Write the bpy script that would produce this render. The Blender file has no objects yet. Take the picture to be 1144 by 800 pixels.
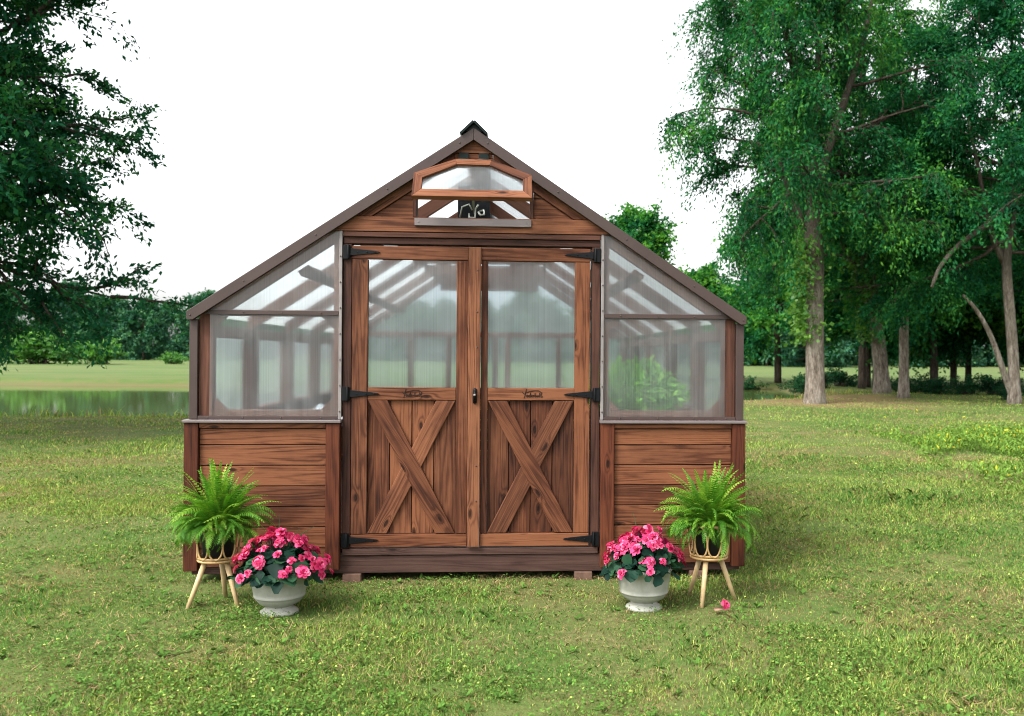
import bpy, math, random
import numpy as np
from mathutils import Vector, Matrix

R = math.radians
random.seed(7)
NR = np.random.default_rng(11)
SC = bpy.context.scene
COL = SC.collection

# ------------------------------------------------------------------ camera
CAMZ = 1.47
cam_d = bpy.data.cameras.new('camera')
cam = bpy.data.objects.new('camera', cam_d)
COL.objects.link(cam)
cam.location = (0, 0, CAMZ)
cam.rotation_euler = (R(90), 0, 0)
cam.rotation_euler = (Matrix.Rotation(R(90), 3, 'X') @ Matrix.Rotation(R(0.4), 3, 'Z')).to_euler()
cam_d.sensor_width = 36.0
cam_d.lens = 36.0 * 1060 / 1144
cam_d.shift_x = -71.0 / 1144
cam_d.shift_y = -0.0022
cam_d.clip_start = 0.1
cam_d.clip_end = 3000
cam_d.dof.use_dof = True
cam_d.dof.focus_distance = 6.0
cam_d.dof.aperture_fstop = 3.2
SC.camera = cam

# ------------------------------------------------------------------ sky and sun
SUN_EL, SUN_AZ = 48.0, 226.0         # compass style: azimuth clockwise from +Y
w = bpy.data.worlds.new('World')
SC.world = w
w.use_nodes = True
nt = w.node_tree
nt.nodes.clear()
sky = nt.nodes.new('ShaderNodeTexSky')
sky.sky_type = 'NISHITA'
sky.sun_disc = False
sky.sun_elevation = R(SUN_EL)
sky.sun_rotation = R(SUN_AZ)
sky.air_density = 1.0
sky.dust_density = 4.0
sky.ozone_density = 1.0
hs = nt.nodes.new('ShaderNodeHueSaturation')     # thin even cloud takes the blue out of the sky
hs.inputs['Saturation'].default_value = 0.12
hs.inputs['Value'].default_value = 1.0
bg = nt.nodes.new('ShaderNodeBackground')
bg.inputs['Strength'].default_value = 0.15
wo = nt.nodes.new('ShaderNodeOutputWorld')
nt.links.new(sky.outputs[0], hs.inputs['Color'])
nt.links.new(hs.outputs[0], bg.inputs[0])
nt.links.new(bg.outputs[0], wo.inputs[0])

sun_d = bpy.data.lights.new('sun', 'SUN')
sun_d.energy = 1.15
sun_d.angle = R(18)
sun_d.color = (1.0, 0.95, 0.86)
sun = bpy.data.objects.new('sun', sun_d)
COL.objects.link(sun)
a = R(SUN_AZ)
e = R(SUN_EL)
to_sun = Vector((math.sin(a) * math.cos(e), math.cos(a) * math.cos(e), math.sin(e)))
sun.rotation_euler = to_sun.to_track_quat('Z', 'Y').to_euler()
sun.location = (-20, -20, 30)

SC.view_settings.view_transform = 'Standard'
SC.view_settings.look = 'None'
SC.view_settings.exposure = 1.82
SC.view_settings.gamma = 1.0
SC.view_settings.use_curve_mapping = False
SC.render.engine = 'CYCLES'
SC.cycles.use_denoising = True
try:
    SC.cycles.denoising_prefilter = 'ACCURATE'
except Exception:
    pass
SC.cycles.max_bounces = 8
SC.cycles.diffuse_bounces = 3
SC.cycles.glossy_bounces = 3
SC.cycles.transmission_bounces = 8
SC.cycles.transparent_max_bounces = 24
SC.cycles.caustics_reflective = False
SC.cycles.sample_clamp_indirect = 6
SC.cycles.use_adaptive_sampling = True
SC.cycles.adaptive_threshold = 0.012
SC.cycles.pixel_filter_type = 'BLACKMAN_HARRIS'
SC.cycles.filter_width = 1.0


# ------------------------------------------------------------------ node helpers
class NM:
    def __init__(self, name):
        self.m = bpy.data.materials.new(name)
        self.m.use_nodes = True
        self.t = self.m.node_tree
        self.t.nodes.clear()
        self.out = self.n('ShaderNodeOutputMaterial')

    def n(self, typ, **kw):
        nd = self.t.nodes.new(typ)
        for k, v in kw.items():
            setattr(nd, k, v)
        return nd

    def lk(self, a, b):
        self.t.links.new(a, b)

    def put(self, sock, v):
        if hasattr(v, 'is_output') or isinstance(v, bpy.types.NodeSocket):
            self.lk(v, sock)
        elif isinstance(v, (tuple, list)) and len(v) == 3 and sock.type == 'RGBA':
            sock.default_value = (*v, 1)
        else:
            sock.default_value = v

    def math(self, op, a, b=0.0, clamp=False):
        nd = self.n('ShaderNodeMath', operation=op, use_clamp=clamp)
        self.put(nd.inputs[0], a)
        self.put(nd.inputs[1], b)
        return nd.outputs[0]

    def mix(self, f, a, b, mode='MIX'):
        nd = self.n('ShaderNodeMix', data_type='RGBA', blend_type=mode)
        self.put(nd.inputs[0], f)
        self.put(nd.inputs[6], a)
        self.put(nd.inputs[7], b)
        return nd.outputs[2]

    def noise(self, vec, scale, detail=3.0, rough=0.55, dist=0.0):
        nd = self.n('ShaderNodeTexNoise')
        if vec is not None:
            self.lk(vec, nd.inputs['Vector'])
        nd.inputs['Scale'].default_value = scale
        nd.inputs['Detail'].default_value = detail
        nd.inputs['Roughness'].default_value = rough
        nd.inputs['Distortion'].default_value = dist
        return nd.outputs[0]

    def mapping(self, vec, scale=(1, 1, 1), loc=(0, 0, 0)):
        nd = self.n('ShaderNodeMapping')
        self.lk(vec, nd.inputs[0])
        nd.inputs['Scale'].default_value = scale
        nd.inputs['Location'].default_value = loc
        return nd.outputs[0]

    def ramp(self, f, stops):
        nd = self.n('ShaderNodeValToRGB')
        el = nd.color_ramp.elements
        while len(el) < len(stops):
            el.new(0.5)
        for x, (p, c) in zip(el, stops):
            x.position = p
            x.color = (*c, 1) if len(c) == 3 else c
        self.put(nd.inputs[0], f)
        return nd.outputs[0]

    def rng(self, v, a, b, c=0.0, d=1.0):
        nd = self.n('ShaderNodeMapRange')
        self.put(nd.inputs[0], v)
        nd.inputs[1].default_value = a
        nd.inputs[2].default_value = b
        nd.inputs[3].default_value = c
        nd.inputs[4].default_value = d
        return nd.outputs[0]

    def bump(self, h, strength, dist=0.01):
        nd = self.n('ShaderNodeBump')
        nd.inputs['Strength'].default_value = strength
        nd.inputs['Distance'].default_value = dist
        self.lk(h, nd.inputs['Height'])
        return nd.outputs[0]

    def principled(self, color, rough=0.6, normal=None, spec=0.4, metal=0.0, **kw):
        nd = self.n('ShaderNodeBsdfPrincipled')
        self.put(nd.inputs['Base Color'], color)
        self.put(nd.inputs['Roughness'], rough)
        nd.inputs['Specular IOR Level'].default_value = spec
        nd.inputs['Metallic'].default_value = metal
        if normal is not None:
            self.lk(normal, nd.inputs['Normal'])
        for k, v in kw.items():
            self.put(nd.inputs[k], v)
        self.lk(nd.outputs[0], self.out.inputs[0])
        return nd

    def attr(self, name):
        return self.n('ShaderNodeAttribute', attribute_name=name)

    def obj(self):
        return self.n('ShaderNodeTexCoord').outputs['Object']


def wood(name, light, mid, dark, rough=0.62, knots=True, contrast=1.0):
    s = NM(name)
    uv = s.n('ShaderNodeUVMap', uv_map='UVMap').outputs[0]
    tint = s.attr('tint')
    tsep = s.n('ShaderNodeSeparateColor')
    s.lk(tint.outputs['Color'], tsep.inputs[0])
    base = s.mapping(uv, (0.55, 9.0, 1))
    g = s.noise(base, 1.0, 2.0, 0.45, 0.12)
    # knots
    kn = s.n('ShaderNodeTexVoronoi', feature='F1', voronoi_dimensions='2D')
    s.lk(s.mapping(uv, (2.6, 6.5, 1)), kn.inputs['Vector'])
    kn.inputs['Scale'].default_value = 1.0
    kd = kn.outputs['Distance']
    near = s.rng(kd, 0.0, 0.30, 1.0, 0.0)
    near = s.math('MULTIPLY', near, near)
    ksep = s.n('ShaderNodeSeparateColor')
    s.lk(kn.outputs['Color'], ksep.inputs[0])
    kon = s.math('GREATER_THAN', ksep.outputs[0], 0.62)
    near = s.math('MULTIPLY', near, kon)
    if knots:
        g = s.math('ADD', g, s.math('MULTIPLY', near, 0.22))
    band = s.math('MULTIPLY_ADD', s.math('SINE', s.math('MULTIPLY', g, 74.0)), 0.5)
    band.node.inputs[2].default_value = 0.5
    band2 = s.math('POWER', band, 2.2)
    fib = s.noise(s.mapping(uv, (2.5, 150.0, 1)), 1.0, 3.0, 0.65)
    blot = s.noise(s.mapping(uv, (2.2, 5.0, 1)), 1.0, 4.0, 0.6)
    f = s.math('ADD', s.math('MULTIPLY', s.math('MULTIPLY', band2, s.rng(blot, 0.35, 0.65, 0.35, 1.0)), 0.42 * contrast), s.math('MULTIPLY', s.math('SUBTRACT', fib, 0.45), 0.95 * contrast))
    f = s.math('ADD', f, s.math('MULTIPLY', s.math('SUBTRACT', blot, 0.5), 1.05), )
    f = s.math('ADD', f, s.math('MULTIPLY', s.math('SUBTRACT', tsep.outputs[0], 0.5), 0.75))
    f = s.math('ADD', f, 0.18)
    c = s.ramp(f, [(0.0, light), (0.45, mid), (1.0, dark)])
    if knots:
        core = s.math('MULTIPLY', s.rng(kd, 0.045, 0.105, 1.0, 0.0), kon)
        c = s.mix(s.math('MULTIPLY', core, 0.85), c, tuple(x * 0.25 for x in dark))
    # dark weather streaks of the stain
    st = s.noise(s.mapping(uv, (1.3, 26.0, 1), (7, 3, 0)), 1.0, 5.0, 0.65)
    c = s.mix(s.math('MULTIPLY', s.rng(st, 0.56, 0.74), 0.42), c, tuple(x * 0.45 for x in dark))
    hue = s.mix(s.math('MULTIPLY', tsep.outputs[1], 0.35), c, s.mix(1.0, c, (1.0, 0.80, 0.72), 'MULTIPLY'))
    n = s.bump(s.math('ADD', s.math('MULTIPLY', band2, 0.4), fib), 0.35, 0.003)
    s.principled(hue, s.rng(fib, 0.3, 0.7, rough - 0.1, rough + 0.12), n, 0.13)
    return s.m


M = {}
M['cedar'] = wood('cedar', (0.146, 0.0585, 0.0275), (0.060, 0.0210, 0.0102), (0.013, 0.0047, 0.003))
M['cedar_red'] = wood('cedar_red', (0.095, 0.029, 0.0130), (0.048, 0.0138, 0.0068), (0.012, 0.004, 0.0025))
M['cedar_pale'] = wood('cedar_pale', (0.160, 0.0650, 0.0315), (0.074, 0.0270, 0.0132), (0.017, 0.006, 0.004))
M['cedar_dark'] = wood('cedar_dark', (0.070, 0.031, 0.021), (0.042, 0.018, 0.0125), (0.016, 0.007, 0.005), knots=False)
M['frame_wood'] = wood('frame_wood', (0.115, 0.052, 0.034), (0.072, 0.031, 0.020), (0.03, 0.0125, 0.009), knots=False)
M['skid_wood'] = wood('skid_wood', (0.072, 0.040, 0.031), (0.047, 0.025, 0.020), (0.024, 0.012, 0.010))


def simple(name, color, rough=0.5, spec=0.4, metal=0.0, var=0.15, scale=8.0, bump=0.0):
    s = NM(name)
    nz = s.noise(s.obj(), scale, 4.0)
    c = s.mix(s.rng(nz, 0.3, 0.7), tuple(x * (1 - var) for x in color), tuple(min(1, x * (1 + var)) for x in color))
    nr = s.bump(s.noise(s.obj(), scale * 14, 3.0), bump, 0.004) if bump else None
    s.principled(c, rough, nr, spec, metal)
    return s.m


M['brown_metal'] = simple('brown_metal', (0.040, 0.0255, 0.0225), 0.45, 0.3, 0.0, 0.12, 5.0, 0.05)
M['grey_metal'] = simple('grey_metal', (0.11, 0.088, 0.086), 0.4, 0.5, 0.0, 0.12, 5.0, 0.05)
M['alu'] = simple('alu', (0.16, 0.145, 0.14), 0.45, 0.4, 0.0, 0.15, 12.0)
M['black_iron'] = simple('black_iron', (0.0025, 0.003, 0.004), 0.5, 0.15, 0.0, 0.3, 20.0, 0.1)
M['green_black'] = simple('green_black', (0.003, 0.008, 0.007), 0.5, 0.15, 0.0, 0.2, 8.0)
M['screw'] = simple('screw', (0.06, 0.04, 0.035), 0.4, 0.5, 0.5)
M['white_plastic'] = simple('white_plastic', (0.62, 0.63, 0.66), 0.45, 0.4, 0.0, 0.06)
M['block_clay'] = simple('block_clay', (0.10, 0.058, 0.042), 0.9, 0.2, 0.0, 0.3, 25.0, 0.4)
M['brand_ink'] = simple('burnt_wood', (0.02, 0.012, 0.01), 0.9, 0.1)
M['pot_black'] = simple('pot_black', (0.014, 0.017, 0.02), 0.55, 0.4)
M['soil'] = simple('soil', (0.03, 0.02, 0.014), 0.95, 0.1, 0.0, 0.5, 40.0, 0.5)


def stone_glaze():
    s = NM('pale_urn')
    o = s.obj()
    nz = s.noise(o, 9.0, 5.0, 0.6)
    c = s.ramp(nz, [(0.3, (0.235, 0.24, 0.205)), (0.55, (0.30, 0.305, 0.265)), (0.75, (0.345, 0.345, 0.305))])
    sp = s.noise(o, 120.0, 2.0)
    c = s.mix(s.math('MULTIPLY', s.rng(sp, 0.62, 0.72), 0.4), c, (0.19, 0.185, 0.15))
    dirt = s.noise(s.mapping(o, (14, 14, 3)), 1.0, 5.0, 0.65)
    c = s.mix(s.math('MULTIPLY', s.rng(dirt, 0.52, 0.75), 0.45), c, (0.19, 0.175, 0.13))
    s.principled(c, 0.5, s.bump(sp, 0.08, 0.003), 0.35)
    return s.m


M['urn'] = stone_glaze()


def rattan(name, a_, b_):
    s = NM(name)
    nz = s.noise(s.mapping(s.obj(), (30, 30, 30)), 1.0, 4.0)
    fb = s.noise(s.mapping(s.obj(), (140, 140, 8)), 1.0, 2.0)
    c = s.mix(s.rng(s.math('ADD', s.math('MULTIPLY', nz, 0.6), s.math('MULTIPLY', fb, 0.4)), 0.35, 0.68), a_, b_)
    s.principled(c, 0.5, s.bump(fb, 0.1, 0.002), 0.4)
    return s.m


M['rattan'] = rattan('rattan', (0.34, 0.20, 0.075), (0.46, 0.31, 0.145))
M['stand_leg'] = rattan('stand_leg', (0.38, 0.26, 0.125), (0.50, 0.37, 0.21))


def glazing(name, hazy=0.088, blur=0.30, ribs=True, rib_axis=0, tintc=(0.93, 0.96, 0.97)):
    s = NM(name)
    o = s.obj()
    st = s.noise(s.mapping(o, (70, 70, 1.1)), 1.0, 3.0, 0.6)
    fine = s.noise(s.mapping(o, (200, 200, 0.7)), 1.0, 1.0, 0.5)
    dirt = s.noise(s.mapping(o, (3.0, 3.0, 2.2)), 1.0, 4.0, 0.6)
    f = s.math('ADD', s.math('MULTIPLY', s.math('SUBTRACT', st, 0.5), 0.11), s.math('MULTIPLY', s.math('SUBTRACT', dirt, 0.5), 0.22))
    f = s.math('ADD', f, s.math('MULTIPLY', s.math('SUBTRACT', fine, 0.5), 0.22))
    f = s.math('ADD', f, hazy, True) if ribs else s.math('ADD', s.math('MULTIPLY', f, 0.4), hazy, True)
    tr = s.n('ShaderNodeBsdfTransparent')
    tr.inputs[0].default_value = (*tintc, 1)
    rf = s.n('ShaderNodeBsdfRefraction')
    rf.inputs['Color'].default_value = (*tintc, 1)
    rf.inputs['Roughness'].default_value = 0.32
    rf.inputs['IOR'].default_value = 1.045
    m1 = s.n('ShaderNodeMixShader')
    m1.inputs[0].default_value = blur
    s.lk(tr.outputs[0], m1.inputs[1])
    s.lk(rf.outputs[0], m1.inputs[2])
    df = s.n('ShaderNodeBsdfDiffuse')
    df.inputs[0].default_value = (0.62, 0.64, 0.65, 1)
    tl = s.n('ShaderNodeBsdfTranslucent')
    tl.inputs[0].default_value = (0.80, 0.82, 0.83, 1)
    m2 = s.n('ShaderNodeMixShader')
    m2.inputs[0].default_value = 0.6
    s.lk(df.outputs[0], m2.inputs[1])
    s.lk(tl.outputs[0], m2.inputs[2])
    m3 = s.n('ShaderNodeMixShader')
    s.lk(f, m3.inputs[0])
    s.lk(m1.outputs[0], m3.inputs[1])
    s.lk(m2.outputs[0], m3.inputs[2])
    gl = s.n('ShaderNodeBsdfGlossy')
    gl.inputs['Roughness'].default_value = 0.12
    lw = s.n('ShaderNodeLayerWeight')
    lw.inputs[0].default_value = 0.5
    fr = s.n('ShaderNodeMath', operation='MULTIPLY_ADD')
    s.lk(s.math('POWER', lw.outputs['Facing'], 4.0), fr.inputs[0])
    fr.inputs[1].default_value = 0.45
    fr.inputs[2].default_value = 0.025
    m4 = s.n('ShaderNodeMixShader')
    s.lk(fr.outputs[0], m4.inputs[0])
    s.lk(m3.outputs[0], m4.inputs[1])
    s.lk(gl.outputs[0], m4.inputs[2])
    s.lk(m4.outputs[0], s.out.inputs[0])
    return s.m


M['pane'] = glazing('twinwall_pane')
M['roof_pane'] = glazing('twinwall_roof', 0.40, 0.0, False)
M['side_pane'] = glazing('twinwall_side', 0.15, 0.15, True, 0, (0.80, 0.86, 0.89))


def leafmat(name, dark, mid, light, trans=0.35, rough=0.5, spec=0.3):
    s = NM(name)
    t = s.attr('tint')
    sp = s.n('ShaderNodeSeparateColor')
    s.lk(t.outputs['Color'], sp.inputs[0])
    c = s.ramp(sp.outputs[0], [(0.0, dark), (0.5, mid), (1.0, light)])
    p = s.principled(c, rough, None, spec)
    tl = s.n('ShaderNodeBsdfTranslucent')
    s.lk(s.mix(1.0, c, (1.05, 1.25, 0.55), 'MULTIPLY'), tl.inputs[0])
    mx = s.n('ShaderNodeMixShader')
    mx.inputs[0].default_value = trans
    s.lk(p.outputs[0], mx.inputs[1])
    s.lk(tl.outputs[0], mx.inputs[2])
    s.lk(mx.outputs[0], s.out.inputs[0])
    return s.m


M['leaf_a'] = leafmat('leaf_pecan', (0.007, 0.056, 0.025), (0.018, 0.122, 0.035), (0.105, 0.275, 0.033), 0.42, 0.6, 0.05)
M['leaf_left'] = leafmat('leaf_overhanging', (0.006, 0.050, 0.027), (0.013, 0.092, 0.038), (0.060, 0.190, 0.034), 0.35, 0.6, 0.05)
M['leaf_b'] = leafmat('leaf_woodland', (0.006, 0.048, 0.023), (0.011, 0.098, 0.034), (0.060, 0.210, 0.032), 0.38, 0.6, 0.05)
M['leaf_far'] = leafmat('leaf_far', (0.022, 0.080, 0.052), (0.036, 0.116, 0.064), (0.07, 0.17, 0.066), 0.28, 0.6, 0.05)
M['leaf_shrub'] = leafmat('leaf_shrub', (0.008, 0.04, 0.02), (0.015, 0.066, 0.027), (0.034, 0.105, 0.03), 0.3, 0.6, 0.05)
M['leaf_bright'] = leafmat('leaf_bright_shrub', (0.04, 0.13, 0.028), (0.08, 0.22, 0.04), (0.15, 0.31, 0.05), 0.4)
M['leaf_ivy'] = leafmat('leaf_ivy', (0.04, 0.12, 0.022), (0.08, 0.20, 0.03), (0.14, 0.27, 0.04), 0.35)
M['fern'] = leafmat('fern_leaf', (0.018, 0.080, 0.009), (0.072, 0.200, 0.017), (0.24, 0.37, 0.042), 0.38, 0.5, 0.15)
M['begonia_leaf'] = leafmat('begonia_leaf', (0.003, 0.014, 0.010), (0.006, 0.027, 0.017), (0.022, 0.065, 0.028), 0.12, 0.6, 0.10)
M['petal'] = leafmat('petal', (0.34, 0.008, 0.065), (0.60, 0.035, 0.15), (0.74, 0.18, 0.30), 0.25, 0.55, 0.3)
M['house_plant'] = leafmat('house_plant_leaf', (0.06, 0.20, 0.025), (0.14, 0.36, 0.04), (0.26, 0.50, 0.06), 0.4)


def bark(name, a_, b_, c_, upper=False):
    s = NM(name)
    o = s.obj()
    n1 = s.noise(s.mapping(o, (9, 9, 2.2)), 1.0, 6.0, 0.65, 0.4)
    n2 = s.noise(s.mapping(o, (26, 26, 7)), 1.0, 4.0, 0.6)
    n3 = s.noise(o, 0.8, 3.0)
    f = s.math('ADD', s.math('MULTIPLY', n1, 0.6), s.math('MULTIPLY', n2, 0.4))
    c = s.ramp(f, [(0.34, c_), (0.5, a_), (0.66, b_)])
    c = s.mix(s.math('MULTIPLY', s.rng(n3, 0.5, 0.7), 0.4), c, (0.07, 0.075, 0.055))
    if upper:                       # bark colour darkens with height up the stem
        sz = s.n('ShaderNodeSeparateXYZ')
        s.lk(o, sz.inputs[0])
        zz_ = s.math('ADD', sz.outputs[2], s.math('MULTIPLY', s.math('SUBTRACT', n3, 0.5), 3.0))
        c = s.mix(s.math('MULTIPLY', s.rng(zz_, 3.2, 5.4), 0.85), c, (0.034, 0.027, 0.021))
    s.principled(c, 0.95, s.bump(f, 0.9, 0.06), 0.15)
    return s.m


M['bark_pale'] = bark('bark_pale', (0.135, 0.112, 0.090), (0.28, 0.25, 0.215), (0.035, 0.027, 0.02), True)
M['bark_dark'] = bark('bark_dark', (0.040, 0.030, 0.023), (0.08, 0.064, 0.05), (0.012, 0.009, 0.007))


# ------------------------------------------------------------------ mesh builder
class MB:
    def __init__(self):
        self.v, self.f, self.uv, self.tint, self.sm = [], [], [], [], []

    def _piece(self, verts, faces, uvs, tint=None, smooth=False):
        b = len(self.v)
        self.v += [tuple(p) for p in verts]
        tint = tint if tint is not None else (random.random(), random.random(), random.random())
        for fc, uvf in zip(faces, uvs):
            self.f.append([b + i for i in fc])
            self.uv.append(uvf)
            self.tint.append(tint)
            self.sm.append(smooth)

    def box(self, c, L, W, T, tint=None):
        """c centre; L, W, T half-extent vectors, L runs along the grain"""
        c, L, W, T = Vector(c), Vector(L), Vector(W), Vector(T)
        if L.cross(W).dot(T) < 0:
            T = -T
        vs = []
        for i in (-1, 1):
            for j in (-1, 1):
                for k in (-1, 1):
                    vs.append(c + L * i + W * j + T * k)
        lx, wx, tx = L.length, W.length, T.length
        ou, ov = random.uniform(0, 60), random.uniform(0, 60)
        ix = lambda i, j, k: (i > 0) * 4 + (j > 0) * 2 + (k > 0)
        fcs, uvs = [], []

        def add(q, fu):
            fcs.append([ix(*p) for p in q])
            uvs.append([fu(*p) for p in q])
        A = lambda i, j, k: (ou + i * lx, ov + j * wx)
        B = lambda i, j, k: (ou + i * lx, ov + 7 + k * tx)
        E = lambda i, j, k: (ou + 3 + k * tx * 0.3, ov + j * wx)
        add([(-1, -1, 1), (1, -1, 1), (1, 1, 1), (-1, 1, 1)], A)
        add([(-1, 1, -1), (1, 1, -1), (1, -1, -1), (-1, -1, -1)], A)
        add([(-1, 1, 1), (1, 1, 1), (1, 1, -1), (-1, 1, -1)], B)
        add([(-1, -1, -1), (1, -1, -1), (1, -1, 1), (-1, -1, 1)], B)
        add([(1, -1, -1), (1, 1, -1), (1, 1, 1), (1, -1, 1)], E)
        add([(-1, -1, 1), (-1, 1, 1), (-1, 1, -1), (-1, -1, -1)], E)
        self._piece(vs, fcs, uvs, tint)

    def bd(self, x0, x1, y0, y1, z0, z1, axis=None, tint=None):
        c = ((x0 + x1) / 2, (y0 + y1) / 2, (z0 + z1) / 2)
        h = [abs(x1 - x0) / 2, abs(y1 - y0) / 2, abs(z1 - z0) / 2]
        ex = [Vector((h[0], 0, 0)), Vector((0, h[1], 0)), Vector((0, 0, h[2]))]
        if axis is None:
            axis = max(range(3), key=lambda i: h[i])
        rest = sorted([i for i in range(3) if i != axis], key=lambda i: -h[i])
        self.box(c, ex[axis], ex[rest[0]], ex[rest[1]], tint)

    def bar(self, a, b, wid, th, n=(0, 1, 0), tint=None):
        """bar a -> b; th measured along n, wid across"""
        a, b = Vector(a), Vector(b)
        d = (b - a)
        n = Vector(n)
        n = (n - n.project(d)).normalized()
        wv = d.cross(n).normalized()
        self.box((a + b) / 2, d / 2, wv * wid / 2, n * th / 2, tint)

    def prism(self, poly, y0, y1, grain=(1, 0), tint=None):
        """polygon in (x, z), counter-clockwise seen from -y, extruded y0 (front) .. y1"""
        n = len(poly)
        gx, gz = Vector(grain).normalized()
        ou, ov = random.uniform(0, 60), random.uniform(0, 60)
        pu = lambda p: (ou + p[0] * gx + p[1] * gz, ov - p[0] * gz + p[1] * gx)
        ar = sum(poly[i][0] * poly[(i + 1) % n][1] - poly[(i + 1) % n][0] * poly[i][1] for i in range(n))
        if ar < 0:
            poly = poly[::-1]
        vs = [(x, y0, z) for x, z in poly] + [(x, y1, z) for x, z in poly]
        fcs = [list(range(n)), list(range(2 * n - 1, n - 1, -1))]
        uvs = [[pu(p) for p in poly], [pu(p) for p in poly[::-1]]]
        for i in range(n):
            j = (i + 1) % n
            fcs.append([i, n + i, n + j, j])
            a_, b_ = pu(poly[i]), pu(poly[j])
            uvs.append([a_, (a_[0], a_[1] + (y1 - y0)), (b_[0], b_[1] + (y1 - y0)), b_])
        self._piece(vs, fcs, uvs, tint)

    def tube(self, pts, radii, n=8, cap=True, tint=None):
        pts = [Vector(p) for p in pts]
        if not hasattr(radii, '__len__'):
            radii = [radii] * len(pts)
        m = len(pts)
        vs, fcs, uvs = [], [], []
        up = Vector((0, 0, 1))
        d0 = (pts[1] - pts[0]).normalized()
        ref = up if abs(d0.z) < 0.9 else Vector((1, 0, 0))
        u = (ref - ref.project(d0)).normalized()
        ln = 0.0
        for i, p in enumerate(pts):
            d = (pts[min(i + 1, m - 1)] - pts[max(i - 1, 0)])
            d = d.normalized() if d.length > 1e-9 else d0
            u = (u - u.project(d)).normalized()
            v = d.cross(u)
            for k in range(n):
                t = 2 * math.pi * k / n
                vs.append(p + (u * math.cos(t) + v * math.sin(t)) * radii[i])
        for i in range(m - 1):
            l2 = ln + (pts[i + 1] - pts[i]).length
            for k in range(n):
                k2 = (k + 1) % n
                fcs.append([i * n + k, i * n + k2, (i + 1) * n + k2, (i + 1) * n + k])
                uvs.append([(ln, k * .02), (ln, k * .02 + .02), (l2, k * .02 + .02), (l2, k * .02)])
            ln = l2
        if cap:
            fcs.append(list(range(n))[::-1])
            uvs.append([(0, 0)] * n)
            fcs.append([(m - 1) * n + k for k in range(n)])
            uvs.append([(0, 0)] * n)
        self._piece(vs, fcs, uvs, tint, True)

    def lathe(self, prof, c=(0, 0, 0), n=32, tint=None, wob=0.0):
        vs, fcs, uvs = [], [], []
        for (r, z) in prof:
            for k in range(n):
                t = 2 * math.pi * k / n
                vs.append((c[0] + r * math.cos(t), c[1] + r * math.sin(t), c[2] + z))
        for i in range(len(prof) - 1):
            for k in range(n):
                k2 = (k + 1) % n
                fcs.append([i * n + k, i * n + k2, (i + 1) * n + k2, (i + 1) * n + k])
                uvs.append([(k / n, i * .1), (k2 / n, i * .1), (k2 / n, i * .1 + .1), (k / n, i * .1 + .1)])
        self._piece(vs, fcs, uvs, tint, True)

    def build(self, name, m, parent=None, bevel=0.0, loc=None):
        me = bpy.data.meshes.new(name)
        me.from_pydata(self.v, [], self.f)
        me.materials.append(m)
        uvl = me.uv_layers.new(name='UVMap')
        uvl.data.foreach_set('uv', np.array([c for q in self.uv for c in q], dtype=np.float32).ravel())
        at = me.attributes.new('tint', 'FLOAT_COLOR', 'FACE')
        at.data.foreach_set('color', np.array([(*t, 1) for t in self.tint], dtype=np.float32).ravel())
        me.polygons.foreach_set('use_smooth', np.array(self.sm, dtype=bool))
        me.update()
        o = bpy.data.objects.new(name, me)
        COL.objects.link(o)
        if parent is not None:
            o.parent = parent
        if loc is not None:
            o.location = loc
        if bevel:
            md = o.modifiers.new('bevel', 'BEVEL')
            md.width = bevel
            md.segments = 2
            md.limit_method = 'ANGLE'
            md.angle_limit = R(40)
        return o


def quads_obj(name, verts, tint, m, parent=None, k=4, smooth=False, faces=None):
    """verts (N,k,3) -> N separate k-gons with one tint each; faces for shared patterns"""
    N = verts.shape[0]
    me = bpy.data.meshes.new(name)
    vv = verts.reshape(-1, 3).astype(np.float32)
    if faces is None:
        idx = np.arange(N * k, dtype=np.int32)
        nf, kk = N, k
        tf = tint
    else:
        faces = np.asarray(faces, dtype=np.int32)
        F, kk = faces.shape
        idx = (np.arange(N, dtype=np.int32)[:, None, None] * k + faces[None]).ravel()
        nf = N * F
        tf = np.repeat(tint, F, axis=0)
    me.vertices.add(len(vv))
    me.vertices.foreach_set('co', vv.ravel())
    me.loops.add(len(idx))
    me.loops.foreach_set('vertex_index', idx)
    me.polygons.add(nf)
    me.polygons.foreach_set('loop_start', np.arange(nf, dtype=np.int32) * kk)
    me.polygons.foreach_set('loop_total', np.full(nf, kk, dtype=np.int32))
    at = me.attributes.new('tint', 'FLOAT_COLOR', 'FACE')
    t4 = np.ones((nf, 4), dtype=np.float32)
    t4[:, :tf.shape[1]] = tf
    at.data.foreach_set('color', t4.ravel())
    if smooth:
        me.polygons.foreach_set('use_smooth', np.ones(nf, dtype=bool))
    me.materials.append(m)
    me.update(calc_edges=True)
    o = bpy.data.objects.new(name, me)
    COL.objects.link(o)
    if parent is not None:
        o.parent = parent
    return o


def empty(name, loc=(0, 0, 0), rz=0.0, parent=None):
    o = bpy.data.objects.new(name, None)
    COL.objects.link(o)
    o.empty_display_size = 0.2
    o.location = loc
    o.rotation_euler = (0, 0, rz)
    if parent is not None:
        o.parent = parent
    return o


def tag(o, label=None, cat=None, group=None, kind=None):
    if label:
        o['label'] = label
    if cat:
        o['category'] = cat
    if group:
        o['group'] = group
    if kind:
        o['kind'] = kind
    return o


def copy_tree(o, parent=None):
    c = o.copy()
    COL.objects.link(c)
    if parent is not None:
        c.parent = parent
    for ch in list(o.children):
        copy_tree(ch, c)
    return c


def unit(v):
    return v / np.maximum(np.linalg.norm(v, axis=-1, keepdims=True), 1e-9)


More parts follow.
